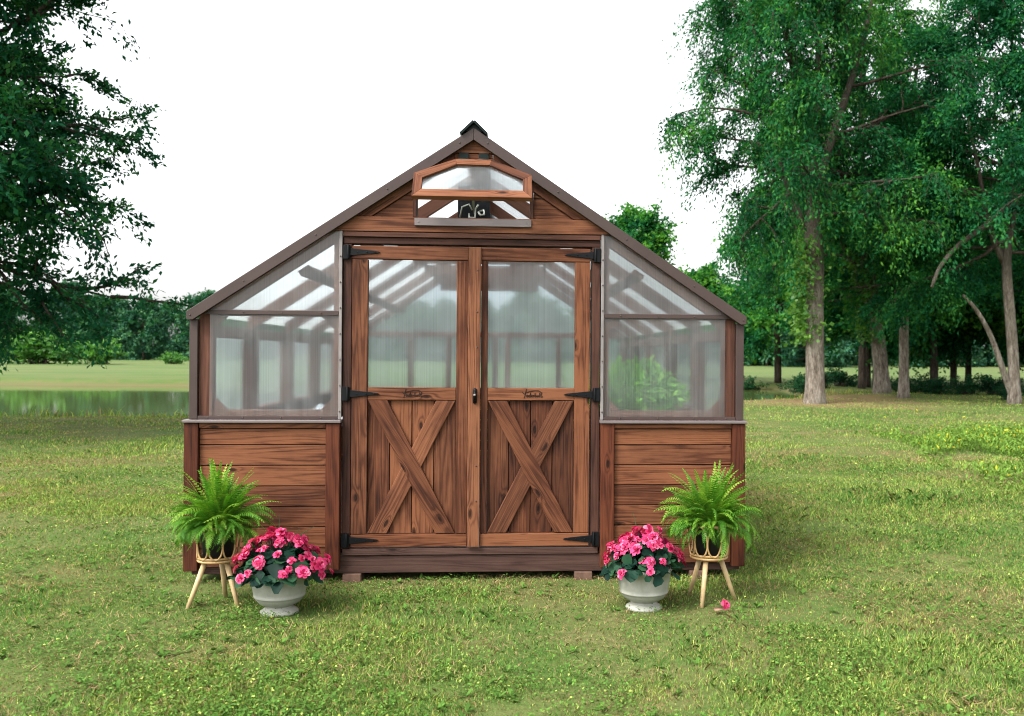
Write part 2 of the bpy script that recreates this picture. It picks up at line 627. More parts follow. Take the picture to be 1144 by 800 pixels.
def vnoise(x, y, seed=0, size=256):
    """smooth value noise, numpy"""
    g = np.random.default_rng(seed).random((size, size))
    xi = np.floor(x).astype(int)
    yi = np.floor(y).astype(int)
    fx = x - xi
    fy = y - yi
    fx = fx * fx * (3 - 2 * fx)
    fy = fy * fy * (3 - 2 * fy)
    a_ = g[xi % size, yi % size]
    b_ = g[(xi + 1) % size, yi % size]
    c_ = g[xi % size, (yi + 1) % size]
    d_ = g[(xi + 1) % size, (yi + 1) % size]
    return (a_ * (1 - fx) + b_ * fx) * (1 - fy) + (c_ * (1 - fx) + d_ * fx) * fy


# ================================================================== GROUND
WATER_Z = -0.24


def pond_d(X, Y):
    near = 23.0 + np.where(X > -9, (X + 9) * 0.74, 0.02 * (-9 - X)) + 1.2 * (vnoise(X * 0.35, Y * 0.05 + 3, 5) - 0.5)
    far = 49.0 + 2.5 * (vnoise(X * 0.12 + 9, Y * 0.02, 6) - 0.5)
    right = 9.5 + 2.0 * (vnoise(Y * 0.2, X * 0.1, 8) - 0.5)
    return np.minimum(np.minimum(Y - near, far - Y), (right - X) * 0.9)


def ground_z(X, Y):
    X = np.asarray(X, dtype=float)
    Y = np.asarray(Y, dtype=float)
    d = pond_d(X, Y)
    s = np.clip((d + 1.3) / 2.6, 0, 1)
    s = s * s * (3 - 2 * s)
    far = np.clip((Y - 50) / 100, 0, 1) * 0.42
    bank = np.exp(-((d + 2.0) / 1.2) ** 2) * 0.10 * (Y > 35)
    roll = 0.05 * (vnoise(X * 0.22, Y * 0.22, 9) - 0.5) + 0.02 * (vnoise(X * 1.1, Y * 1.1, 10) - 0.5)
    roll = roll * np.clip((np.hypot(X + .4, Y - 7.5) - 4.5) / 4, 0.12, 1)
    return -0.75 * s + far + bank + roll


ys = np.concatenate([np.linspace(-6, 3, 14), np.linspace(3.4, 14, 70), np.linspace(14.3, 60, 190), np.linspace(61, 180, 60), np.geomspace(190, 1500, 18)])
xs = np.concatenate([-np.geomspace(1200, 62, 16), np.linspace(-60, -16, 80), np.linspace(-15.6, 16, 130), np.linspace(16.5, 60, 60), np.geomspace(62, 1200, 16)])
GX, GY = np.meshgrid(xs, ys, indexing='ij')
GZ = ground_z(GX, GY)
nx, ny = GX.shape
gv = np.stack([GX, GY, GZ], -1).reshape(-1, 3)
ii = (np.arange(nx - 1)[:, None] * ny + np.arange(ny - 1)[None]).ravel()
gf = np.stack([ii, ii + ny, ii + ny + 1, ii + 1], -1)
gm = bpy.data.meshes.new('ground')
gm.from_pydata(gv.tolist(), [], gf.tolist())
gm.polygons.foreach_set('use_smooth', np.ones(len(gf), dtype=bool))
ground = bpy.data.objects.new('ground', gm)
COL.objects.link(ground)
tag(ground, kind='structure')


def ground_mat():
    s = NM('lawn_soil')
    o = s.obj()
    big = s.noise(s.mapping(o, (0.22, 0.30, 1)), 1.0, 4.0, 0.6)
    mid = s.noise(s.mapping(o, (1.3, 1.9, 1)), 1.0, 5.0, 0.65)
    fine = s.noise(o, 26.0, 4.0, 0.7)
    f = s.math('ADD', s.math('MULTIPLY', big, 0.45), s.math('MULTIPLY', mid, 0.55))
    c = s.ramp(f, [(0.33, (0.046, 0.098, 0.020)), (0.45, (0.072, 0.116, 0.027)), (0.55, (0.105, 0.122, 0.039)), (0.66, (0.155, 0.125, 0.062))])
    c = s.mix(s.math('MULTIPLY', s.rng(fine, 0.35, 0.65), 0.6), c, s.mix(1.0, c, (0.5, 0.52, 0.45), 'MULTIPLY'))
    sep = s.n('ShaderNodeSeparateXYZ')
    s.lk(o, sep.inputs[0])
    # bare reddish earth round the big tree and along the pond rim
    earth = s.noise(s.mapping(o, (0.5, 0.35, 1), (4, 2, 0)), 1.0, 5.0, 0.65)
    dx = s.math('DIVIDE', s.math('SUBTRACT', sep.outputs[0], 8.6), 3.6)
    dy = s.math('DIVIDE', s.math('SUBTRACT', sep.outputs[1], 33.0), 5.0)
    rr = s.math('ADD', s.math('MULTIPLY', dx, dx), s.math('MULTIPLY', dy, dy))
    em = s.math('MULTIPLY', s.rng(rr, 0.1, 1.5, 1.0, 0.0), s.rng(earth, 0.30, 0.50))
    c = s.mix(s.math('MULTIPLY', em, 0.9), c, (0.21, 0.13, 0.075))
    rim = s.math('MULTIPLY', s.rng(sep.outputs[2], -0.06, -0.16), s.rng(sep.outputs[1], 34.0, 42.0))
    c = s.mix(s.math('MULTIPLY', rim, 0.8), c, (0.10, 0.075, 0.04))
    # far meadow is paler and drier
    farm = s.math('MULTIPLY', s.rng(sep.outputs[1], 40.0, 70.0), 0.75)
    mead = s.noise(s.mapping(o, (0.05, 0.35, 1)), 1.0, 4.0, 0.6)
    c = s.mix(farm, c, s.ramp(mead, [(0.32, (0.050, 0.100, 0.030)), (0.5, (0.088, 0.130, 0.044)), (0.66, (0.14, 0.142, 0.06))]))
    s.principled(c, 0.95, s.bump(s.math('ADD', fine, mid), 0.5, 0.03), 0.1)
    return s.m


gm.materials.append(ground_mat())

# water
wv = [(-75, 17, WATER_Z), (11.5, 17, WATER_Z), (11.5, 52, WATER_Z), (-75, 52, WATER_Z)]
wm = bpy.data.meshes.new('water')
wm.from_pydata(wv, [], [(0, 1, 2, 3)])
water = bpy.data.objects.new('water', wm)
COL.objects.link(water)
tag(water, kind='structure')
s = NM('pond_water')
o_ = s.obj()
hgt = s.noise(s.mapping(o_, (1.2, 4.0, 1)), 1.0, 3.0, 0.5)
s.principled((0.065, 0.088, 0.026), 0.05, s.bump(hgt, 0.03, 0.02), 0.4)
wm.materials.append(s.m)


# ------------------------------------------------------------------ lawn: blades, clover leaves, straw
def lawn_material():
    s = NM('grass_blades')
    t = s.attr('tint')
    p = s.principled(t.outputs['Color'], 0.65, None, 0.08)
    tl = s.n('ShaderNodeBsdfTranslucent')
    s.lk(s.mix(1.0, t.outputs['Color'], (1.1, 1.15, 0.6), 'MULTIPLY'), tl.inputs[0])
    mx = s.n('ShaderNodeMixShader')
    mx.inputs[0].default_value = 0.3
    s.lk(p.outputs[0], mx.inputs[1])
    s.lk(tl.outputs[0], mx.inputs[2])
    s.lk(mx.outputs[0], s.out.inputs[0])
    return s.m


M['grass'] = lawn_material()
TH = R(4.2)
GH = Vector((-0.673, 6.2, 0))
HALF, LEN = 1.825, 6.1


def inside_house(X, Y, m=0.02):
    dx, dy = X - GH.x, Y - GH.y
    sx = dx * math.cos(TH) + dy * math.sin(TH)
    sy = -dx * math.sin(TH) + dy * math.cos(TH)
    return (np.abs(sx) < HALF - m) & (sy > 0.10) & (sy < LEN)


def sample_lawn(n, y0, y1, p):
    u = NR.random(n)
    q = 1 - p
    Y = (y0 ** q + u * (y1 ** q - y0 ** q)) ** (1 / q)
    X = (-0.68 + NR.random(n) * 1.26) * Y + NR.normal(0, 0.4, n)
    thin = 0.6 * vnoise(X * 0.9 + 3, Y * 1.2 + 1, 71) + 0.4 * vnoise(X * 3.3, Y * 3.6, 72)
    k = (pond_d(X, Y) < 0.2) & ~inside_house(X, Y) & (NR.random(n) < np.clip((0.68 - thin) / 0.14, np.where(Y > 8.5, 0.65, 0.38), 1))
    return X[k], Y[k]


def palette(X, Y, n):
    """grass colour by place: lush, yellowish and dry patches"""
    a_ = 0.65 * vnoise(X * 0.55 + 40, Y * 0.8 + 10, 21) + 0.35 * vnoise(X * 2.3, Y * 2.6, 22)
    b_ = 0.6 * vnoise(X * 0.9 + 7, Y * 1.1 + 5, 23) + 0.4 * vnoise(X * 4.1, Y * 4.1, 24)
    lush = np.array([0.056, 0.135, 0.024])
    mid = np.array([0.122, 0.205, 0.040])
    yel = np.array([0.235, 0.275, 0.066])
    dry = np.array([0.215, 0.150, 0.075])
    t = np.clip((a_ - 0.34) / 0.32, 0, 1)[:, None]
    r = NR.random((n, 1))
    c = lush * (1 - t) + mid * t
    c = np.where(r < 0.25 + 0.2 * t, yel, c)
    dm = np.clip((b_ - 0.44) / 0.24, 0, 1)[:, None]
    c = np.where(NR.random((n, 1)) < (0.13 + dm * 0.65), dry, c)
    return c * NR.uniform(0.6, 1.95, (n, 1)), dm[:, 0]


def blades(n, y0, y1, p, h0, h1, w0, name):
    X, Y = sample_lawn(n, y0, y1, p)
    N = len(X)
    c, dm = palette(X, Y, N)
    h = NR.uniform(h0, h1, N) * (0.6 + 0.8 * vnoise(X * 1.2, Y * 1.2, 31)) * (1 - 0.5 * dm) * (0.55 + 0.9 * vnoise(X * 0.45 + 2, Y * 0.6 + 4, 33))
    wd = w0 * np.maximum(1.0, Y / 5.0) * NR.uniform(0.7, 1.3, N)
    ang = NR.uniform(0, 2 * np.pi, N)
    lean = NR.uniform(0.1, 1.1, N) * h
    la = NR.uniform(0, 2 * np.pi, N)
    Z = ground_z(X, Y) - 0.004
    base = np.stack([X, Y, Z], -1)
    side = np.stack([np.cos(ang), np.sin(ang), np.zeros(N)], -1) * wd[:, None] / 2
    mid_ = base + np.stack([np.cos(la) * lean * 0.35, np.sin(la) * lean * 0.35, h * 0.6], -1)
    tip = base + np.stack([np.cos(la) * lean, np.sin(la) * lean, h * NR.uniform(0.7, 1, N)], -1)
    V = np.stack([base - side, base + side, mid_ + side * 0.8, tip, mid_ - side * 0.8], 1)
    return V, c


def clover(n, y0, y1, p):
    X, Y = sample_lawn(n, y0, y1, p)
    cl = 0.5 * vnoise(X * 1.7 + 3, Y * 1.9 + 8, 41) + 0.5 * vnoise(X * 5.5, Y * 5.5, 42)
    k = cl > 0.50 + 0.30 * (NR.random(len(X)) - 0.5)
    X, Y = X[k], Y[k]
    N = len(X)
    c, dm = palette(X, Y, N)
    gr = np.array([0.094, 0.188, 0.033])
    c = np.where((NR.random((N, 1)) < 0.72) | (c[:, :1] > c[:, 1:2]), gr * NR.uniform(0.45, 1.3, (N, 1)), c)
    r = NR.uniform(0.003, 0.0075, N) * np.maximum(1, Y / 7)
    nrm = unit(np.stack([NR.normal(0, 0.5, N), NR.normal(0, 0.5, N), np.ones(N)], -1))
    u = unit(np.cross(nrm, unit(NR.normal(0, 1, (N, 3)))))
    v = np.cross(nrm, u)
    ctr = np.stack([X, Y, ground_z(X, Y) + NR.uniform(0.008, 0.042, N)], -1)
    V = []
    for k_ in range(5):
        t = 2 * np.pi * k_ / 5
        V.append(ctr + (u * math.cos(t) * 1.25 + v * math.sin(t) * 0.8) * r[:, None])
    return np.stack(V, 1), c


Vs, Cs = [], []
for arg in ((400000, 3.0, 14.0, 1.35, 0.010, 0.036, 0.0032), (270000, 8.5, 40.0, 1.25, 0.02, 0.06, 0.0028)):
    v_, c_ = blades(*arg, '')
    Vs.append(v_)
    Cs.append(c_)
v_, c_ = clover(210000, 3.0, 13.0, 1.35)
Vs.append(v_)
Cs.append(c_)
# rank grass along the near edge of the pond
n_ = 60000
X = NR.uniform(-24, 11, n_)
Y = NR.uniform(17, 40, n_)
k = (np.abs(pond_d(X, Y) + 0.3 - 0.9 * (vnoise(X * 0.8, Y * 0.8, 81) - .5)) < 0.9) & (Y < 24 + np.maximum(0, X + 9) * 0.9) & (vnoise(X * 1.7, Y * 1.7, 82) > 0.25)
X, Y = X[k], Y[k]
N = len(X)
c, _ = palette(X, Y, N)
h = NR.uniform(0.05, 0.30, N) * (0.3 + vnoise(X * 1.1, Y * 1.1, 83))
base = np.stack([X, Y, ground_z(X, Y)], -1)
la = NR.uniform(0, 6.28, N)
side = np.stack([np.full(N, 0.011), np.zeros(N), np.zeros(N)], -1)
tip = base + np.stack([np.cos(la) * h * .5, np.sin(la) * h * .5, h], -1)
mid_ = base + np.stack([np.cos(la) * h * .15, np.sin(la) * h * .15, h * .6], -1)
Vs.append(np.stack([base - side, base + side, mid_ + side * .8, tip, mid_ - side * .8], 1))
Cs.append(c)
# dead clippings and straw lying on the lawn
X, Y = sample_lawn(26000, 3.0, 14.0, 1.4)
k = vnoise(X * 1.1 + 7, Y * 1.3 + 5, 61) > 0.35
X, Y = X[k], Y[k]
N = len(X)
az = NR.uniform(0, np.pi, N)
ln = NR.uniform(0.012, 0.04, N)
d = np.stack([np.cos(az), np.sin(az), NR.normal(0, .25, N)], -1) * ln[:, None]
sd = np.stack([-np.sin(az), np.cos(az), np.zeros(N)], -1) * (NR.uniform(0.0012, 0.003, N) * np.maximum(1, Y / 5))[:, None]
ctr = np.stack([X, Y, ground_z(X, Y) + NR.uniform(0.008, 0.03, N)], -1)
Vs.append(np.stack([ctr - d, ctr - d * .2 - sd, ctr + d, ctr + d * .2 + sd, ctr - d * .5 + sd], 1))
Cs.append(np.array([0.26, 0.185, 0.095]) * NR.uniform(0.35, 1.5, (N, 1)))
# broad-leaved weeds, in rosettes
X0, Y0_ = sample_lawn(1500, 3.2, 15.0, 1.3)
for j in range(7):
    N = len(X0)
    az = j * 2.4 + NR.uniform(0, 6.28, N)
    ln = NR.uniform(0.018, 0.05, N)[:, None]
    d = np.stack([np.cos(az), np.sin(az), NR.uniform(0.15, 0.9, N)], -1)
    sd = np.stack([-np.sin(az), np.cos(az), np.zeros(N)], -1)
    c0 = np.stack([X0, Y0_, ground_z(X0, Y0_) + 0.006], -1)
    Vs.append(np.stack([c0, c0 + d * ln * .55 - sd * ln * .22, c0 + d * ln * [1, 1, .8], c0 + d * ln * .75 + sd * ln * .16, c0 + d * ln * .4 + sd * ln * .2], 1))
    Cs.append(np.array([0.072, 0.150, 0.026]) * NR.uniform(0.5, 1.4, (N, 1)))
lawn = quads_obj('lawn_grass', np.concatenate(Vs), np.concatenate(Cs), M['grass'], k=5)
tag(lawn, kind='stuff')

# taller wild growth with yellow blooms on the right of the lawn
N = 80000
X = NR.normal(7.4, 1.7, N)
Y = NR.normal(13.6, 2.4, N)
k = (X > 4.5 + 0.12 * (Y - 12) + 0.8 * vnoise(Y * 0.8, X * 0.8, 51)) & (vnoise(X * 1.3, Y * 1.3, 52) > 0.3)
X, Y = X[k], Y[k]
N = len(X)
h = NR.uniform(0.02, 0.24, N) * (0.25 + 1.1 * vnoise(X * 1.2, Y * 1.2, 53))
ctr = np.stack([X, Y, ground_z(X, Y) + h], -1)
ln = NR.uniform(0.015, 0.042, N)[:, None]
d = unit(np.stack([NR.normal(0, 1, N), NR.normal(0, 1, N), NR.uniform(0.0, 2.4, N)], -1))
sd = unit(np.cross(d, unit(NR.normal(0, 1, (N, 3)))))
V = np.stack([ctr - d * ln, ctr + sd * ln * 0.35, ctr + d * ln, ctr - sd * ln * 0.35], 1)
g = np.array([0.115, 0.205, 0.034]) * NR.uniform(0.5, 1.5, (N, 1))
yl = NR.random((N, 1)) < (0.02 + 0.09 * vnoise(X * 0.9, Y * 0.9, 54))[:, None]
C_ = np.where(yl & (h[:, None] > 0.08), np.array([0.48, 0.42, 0.03]), g)
wild = quads_obj('wildflowers', V, C_, M['grass'])
tag(wild, kind='stuff')


# ================================================================== GREENHOUSE
gh = empty('greenhouse', GH, TH)
tag(gh, 'brown stained timber greenhouse with double doors and a steep glazed gable roof', 'greenhouse')
SL = 0.669
ca = math.cos(math.atan(SL))
ztop = lambda s_: 2.942 - SL * abs(s_)      # outer line of the roof edge
DOORH, EAVE = 0.832, 1.672

# floor frame: skids
m = MB()
m.bd(-1.78, 1.78, 0.0, 0.09, 0.052, 0.165)
m.bd(-0.83, 0.83, -0.012, 0.085, 0.168, 0.212)
m.bd(-1.78, -1.69, 0.10, LEN - .1, 0.052, 0.165)
m.bd(1.69, 1.78, 0.10, LEN - .1, 0.052, 0.165)
m.bd(-1.78, 1.78, LEN - .09, LEN, 0.052, 0.165)
m.bd(-0.6, -0.5, 0.10, LEN - .1, 0.052, 0.165)
m.bd(0.5, 0.6, 0.10, LEN - .1, 0.052, 0.165)
m.build('floor_frame', M['skid_wood'], gh, 0.004)
m = MB()
for i in range(42):
    y = 0.10 + i * (LEN - 0.2) / 42
    m.bd(-1.76, 1.76, y, y + (LEN - .2) / 42 - 0.006, 0.167, 0.192)
m.build('floor', M['cedar_dark'], gh)

# door frame
m = MB()
for s_ in (-1, 1):
    m.bd(s_ * 0.834, s_ * 0.781, -0.004, 0.10, 0.213, 2.185)
m.bd(-0.834, 0.834, -0.006, 0.10, 2.187, 2.228)
m.bd(-0.834, 0.834, -0.022, 0.10, 2.230, 2.262)
m.build('door_frame', M['cedar_dark'], gh, 0.003)


def letters(parent, x0, z0, y, sx):
    """burnt-in script mark under a little roof line"""
    strokes = [
        [(0.00, .034), (.006, .028), (.012, .022), (.017, .024), (.022, .036), (.026, .050)],
        [(.024, .040), (.020, .024), (.014, .006), (.010, .000)],
        [(.016, .026), (.040, .036), (.075, .041), (.100, .040), (.118, .029), (.113, .025)],
        [(.030, .018), (.026, .014), (.026, .008), (.031, .006), (.035, .011), (.033, .017), (.029, .018)],
        [(.045, .017), (.040, .016), (.038, .010), (.042, .006), (.047, .010), (.050, .030), (.048, .008), (.052, .006)],
        [(.054, .011), (.060, .013), (.059, .018), (.055, .015), (.055, .008), (.061, .007)],
        [(.065, .006), (.066, .017), (.068, .012), (.073, .016)],
        [(.077, .029), (.075, .008), (.080, .006), (.083, .011), (.080, .016), (.076, .013)],
        [(.087, .016), (.087, .007), (.092, .007), (.093, .016), (.094, .007)],
        [(.098, .016), (.098, .007)],
        [(.104, .029), (.103, .008), (.106, .006)],
        [(.113, .025), (.111, .008), (.116, .006), (.122, .010)],
        [(.108, .018), (.118, .019)],
    ]
    m = MB()
    for st in strokes:
        for a_, b_ in zip(st[:-1], st[1:]):
            m.bar((x0 + a_[0] * sx, y, z0 + a_[1] * 1.2), (x0 + b_[0] * sx + 1e-5, y, z0 + b_[1] * 1.2), 0.0046, 0.002)
    return m.build('lettering', M['brand_ink'], parent)


def hinge(parent, x, z, sgn):
    m = MB()
    y = -0.024
    m.bd(x - 0.022, x + 0.022, y - 0.004, y + 0.016, z - 0.045, z + 0.045, tint=(0, 0, 0))
    m.prism([(x + sgn * 0.024, z - 0.024), (x + sgn * 0.20, z - 0.006), (x + sgn * 0.215, z), (x + sgn * 0.20, z + 0.006), (x + sgn * 0.024, z + 0.024)],
            y - 0.001, y + 0.010)
    m.tube([(x + sgn * 0.012, y - 0.006, z - 0.045), (x + sgn * 0.012, y - 0.006, z + 0.045)], 0.008, 8)
    for q in (0.07, 0.13, 0.18):
        m.tube([(x + sgn * q, y - 0.006, z), (x + sgn * q, y, z)], 0.0045, 6)
    return m.build('hinge', M['black_iron'], parent, 0.0015)


def make_door(sgn):
    """sgn -1: left leaf, +1: right leaf (x outward)"""
    X = lambda a_: sgn * a_
    if sgn < 0:
        o0, o1, i0, i1 = 0.776, 0.675, 0.105, 0.030
    else:
        o0, o1, i0, i1 = 0.768, 0.668, 0.098, 0.056
    m = MB()
    yf, yb = -0.014, 0.030
    m.bd(X(o0), X(o1), yf, yb, 0.307, 2.084)                      # outer stile
    m.bd(X(i0), X(i1), yf, yb, 0.307, 2.084)                      # inner stile
    m.bd(X(o0), X(i1), yf - 0.003, yb, 2.087, 2.172)               # top rail
    m.bd(X(o0), X(i1), yf - 0.003, yb, 0.222, 0.304)               # bottom rail
    m.bd(X(o1 - 0.002), X(i0 + 0.002), yf + 0.001, yb, 1.176, 1.256)  # lock rail
    d = m.build('door', M['cedar'], gh, 0.003)
    # glazing
    p = MB()
    p.bd(X(o1 - 0.001), X(i0 + 0.001), 0.008, 0.016, 1.258, 2.083, axis=2)
    p.build('pane', M['pane'], d)
    # vertical boards behind the cross
    b = MB()
    wtot = o1 - i0
    for q in range(4):
        a0 = i0 + wtot * q / 4 + 0.003
        a1 = i0 + wtot * (q + 1) / 4 - 0.003
        if sgn < 0:
            tn = ((0.62 if q in (0, 3) else 0.18), random.random(), 0)
        else:
            tn = (0.80 + 0.12 * (q % 2), random.random(), 0)
        b.bd(X(a0), X(a1), 0.012, 0.030, 0.306, 1.174, tint=tn)
    b.bd(X(o1 - .004), X(i0 + .004), 0.031, 0.036, 0.308, 1.17, axis=2, tint=(1, 1, 1))
    b.build('plank_panel', M['cedar' if sgn < 0 else 'cedar_red'] if sgn < 0 else M['cedar'], d, 0.002)
    # cross braces, mitred to the opening
    z0, z1 = 0.309, 1.172
    xl, xr = sorted((X(o1), X(i0)))
    xl, xr = xl + 0.004, xr - 0.004
    hw = 0.062
    c1 = MB()
    c1.prism([(xl, z1), (xl + 2 * hw, z1), (xr, z0), (xr - 2 * hw, z0)], -0.012, 0.010, grain=(xr - xl, z0 - z1), tint=(0.58, .6, 0))
    c1.build('cross_brace', M['cedar'], d, 0.003)
    c2 = MB()
    # the other diagonal is two pieces butted against the first
    def on(t):
        return Vector((xr - hw, z1)).lerp(Vector((xl + hw, z0)), t)
    dx, dz = (xl - xr + 2 * hw), (z0 - z1)
    # intersection span along t where the through brace covers
    c2.prism([(xr - 2 * hw, z1), (xr, z1), (xl + 2 * hw, z0), (xl, z0)], -0.0095, 0.0098, grain=(dx, dz))
    c2.build('cross_brace', M['cedar_pale'], d, 0.003)
    for hz in (2.130, 1.215, 0.268):
        hinge(d, X(0.812), hz, -sgn)
    letters(d, (-0.455 if sgn < 0 else 0.325), 1.190, yf - 0.001, 1.1)
    return d


dl = make_door(-1)
dr = make_door(1)
m = MB()
m.bd(-0.028, 0.052, -0.040, -0.0175, 0.222, 2.172, tint=(0.25, 0.1, 0))
m.build('astragal', M['cedar_pale'], dl, 0.004)
m = MB()
m.tube([(0.018, -0.041, 1.255), (0.018, -0.0425, 1.25), (0.018, -0.043, 1.16), (0.018, -0.041, 1.155)], [0.004, 0.013, 0.013, 0.004], 10)
m.tube([(0.018, -0.040, 1.24), (0.018, -0.075, 1.235), (0.018, -0.080, 1.205), (0.018, -0.072, 1.185), (0.018, -0.04, 1.175)], [0.006, 0.008, 0.009, 0.008, 0.006], 8)
m.build('handle', M['black_iron'], dl)
m = MB()
m.lathe([(0.0, 0.012), (0.007, 0.010), (0.009, 0.0), (0.0, -0.002)], (0.018, -0.088, 1.208), 12)
m.build('knob', M['alu'], dl)
def screws(parent, spots, r_=0.0055, mt='screw'):
    m = MB()
    m.tube([(0, -0.002, 0), (0, 0.003, 0)], [r_ * .8, r_], 8)
    first = m.build('screw', M[mt], parent)
    for i, p_ in enumerate(spots):
        o = first
        if i:
            o = first.copy()
            COL.objects.link(o)
            o.parent = parent
        o.location = p_


screws(dl, [(0.030, -0.0415, z_) for z_ in (0.75, 0.52, 1.52, 1.75, 2.02)])


def knee_wall(x0, x1, label=None, tl=(.3, .3)):
    """front knee wall between x0 < x1"""
    m = MB()
    zs = [0.105, 0.226, 0.358, 0.490, 0.622, 0.754, 0.886, 0.992]
    for i in range(7):
        m.bd(x0 + 0.091, x1 - 0.091, -0.030, -0.008, zs[i] + 0.003, zs[i + 1] - 0.003, tint=(random.uniform(0.02, 0.62), random.random(), 0))
    m.bd(x0 + 0.091, x1 - 0.091, -0.046, -0.004, 0.995, 1.026, tint=(.3, .5, 0))
    m.bd(x0 + 0.02, x1 - 0.02, -0.006, -0.002, 0.10, 1.02, tint=(1, 1, 0))
    k_ = m.build('knee_wall', M['cedar'], gh, 0.004)
    t = MB()
    t.bd(x0, x0 + 0.088, -0.058, 0.02, 0.085, 1.026, tint=(tl[0], .6, 0))
    t.build('trim_board', M['cedar_red'], k_, 0.004)
    t = MB()
    t.bd(x1 - 0.088, x1, -0.058, 0.02, 0.085, 1.026, tint=(tl[1], .6, 0))
    t.build('trim_board', M['cedar_red'], k_, 0.004)
    t = MB()
    t.bd(x0 - 0.008, x1 + 0.008, -0.074, 0.03, 1.029, 1.047, tint=(.2, .2, 0))
    t.build('ledge', M['grey_metal'], k_, 0.003)
    return k_


knee_wall(-1.815, -0.842, tl=(0.75, 0.45))
knee_wall(0.842, 1.802, tl=(0.35, 0.6))


def side_knee(sgn, xs_, y0, y1):
    m = MB()
    for i in range(7):
        z0 = 0.105 + i * 0.132
        m.bd(sgn * (xs_ - 0.02), sgn * xs_, y0, y1, z0 + .003, min(z0 + 0.129, 1.02))
    k_ = m.build('knee_wall', M['cedar'], gh, 0.003)
    t = MB()
    t.bd(sgn * (xs_ - 0.10), sgn * (xs_ + 0.03), y0, y1, 1.024, 1.046)
    t.build('ledge', M['frame_wood'], k_, 0.003)


side_knee(-1, 1.80, 0.03, LEN)
side_knee(1, 1.80, 0.03, LEN)
m = MB()
for i in range(7):
    z0 = 0.105 + i * 0.132
    m.bd(-1.775, 1.775, LEN, LEN + 0.02, z0 + .003, min(z0 + 0.129, 1.02))
kb = m.build('knee_wall', M['cedar'], gh, 0.003)
m = MB()
m.bd(-1.70, 1.70, LEN - .09, LEN + 0.03, 1.024, 1.046)
m.build('ledge', M['frame_wood'], kb, 0.003)


def front_window(sgn):
    X = lambda a_: sgn * a_
    m = MB()
    y0, y1 = 0.004, 0.075
    zs = lambda a_: ztop(a_) - 0.045           # tucked up behind the roof edge trim
    m.prism([(X(1.742), 1.062), (X(1.655), 1.062), (X(1.655), zs(1.655) - .001), (X(1.742), zs(1.742) - .001)], y0, y1, grain=(0, 1))
    m.prism([(X(0.895), 1.062), (X(0.842), 1.062), (X(0.842), zs(0.842) - .001), (X(0.895), zs(0.895) - .001)], y0, y1, grain=(0, 1))
    m.bd(X(1.652), X(0.898), y0 + .003, y1 - .003, 1.062, 1.108)
    m.bd(X(1.652), X(0.898), y0 + .003, y1 - .003, 1.712, 1.752)
    # sloping rafter
    a_, b_ = 1.652, 0.898
    m.prism([(X(a_), zs(a_) - .002), (X(b_), zs(b_) - .002), (X(b_), zs(b_) - 0.105), (X(a_), zs(a_) - 0.105)], y0 + .006, y1 - .006, grain=(1, SL * -sgn))
    # corner gussets
    g_ = 0.075
    for (cx, cz, ux, uz) in ((1.650, 1.110, -1, 1), (0.900, 1.110, 1, 1), (1.650, 1.710, -1, -1), (0.900, 1.710, 1, -1)):
        m.prism([(X(cx), cz), (X(cx + ux * g_), cz), (X(cx), cz + uz * g_)], y0 + .012, y1 - .012, grain=(ux, -uz))
    f_ = m.build('window', M['frame_wood'], gh, 0.003)
    p = MB()
    p.bd(X(1.672), X(0.845), -0.008, -0.001, 1.052, 1.730, axis=2)
    p.build('pane', M['pane'], f_)
    p = MB()
    za = 1.736
    aa = min(1.742, (2.942 - 0.048 - za) / SL)
    p.prism([(X(aa), za), (X(0.845), za), (X(0.845), zs(0.845) - .002), (X(aa), max(zs(aa) - .002, za + .002))], -0.0085, -0.0015, grain=(0, 1))
    p.build('pane', M['pane'], f_)
    # glazing strips
    t = MB()
    t.bd(X(1.742), X(0.862), -0.020, -0.0095, 1.720, 1.748)
    t.build('glazing_bar', M['brown_metal'], f_, 0.002)
    t = MB()
    t.bd(X(1.742), X(0.862), -0.020, -0.0095, 1.049, 1.070)
    t.build('glazing_bar', M['brown_metal'], f_, 0.002)
    t = MB()
    t.bd(X(0.859), X(0.839), -0.022, -0.0095, 1.049, zs(0.838) - 0.02)
    t.build('edge_strip', M['alu'], f_, 0.003)
    screws(f_, [(X(0.850), -0.0255, z_) for z_ in np.linspace(1.10, zs(0.85) - 0.06, 8)])
    screws(f_, [(X(x_), -0.0215, z_) for x_ in (0.97, 1.22, 1.46, 1.68) for z_ in (1.734, 1.060)])
    return f_, None


for sgn in (-1, 1):
    f_, _t = front_window(sgn)
    t = MB()
    t.bd(sgn * 1.796, sgn * 1.745, -0.020, 0.05, 1.049, ztop(1.796) - 0.05)
    t.build('corner_trim', M['brown_metal'], gh, 0.003)

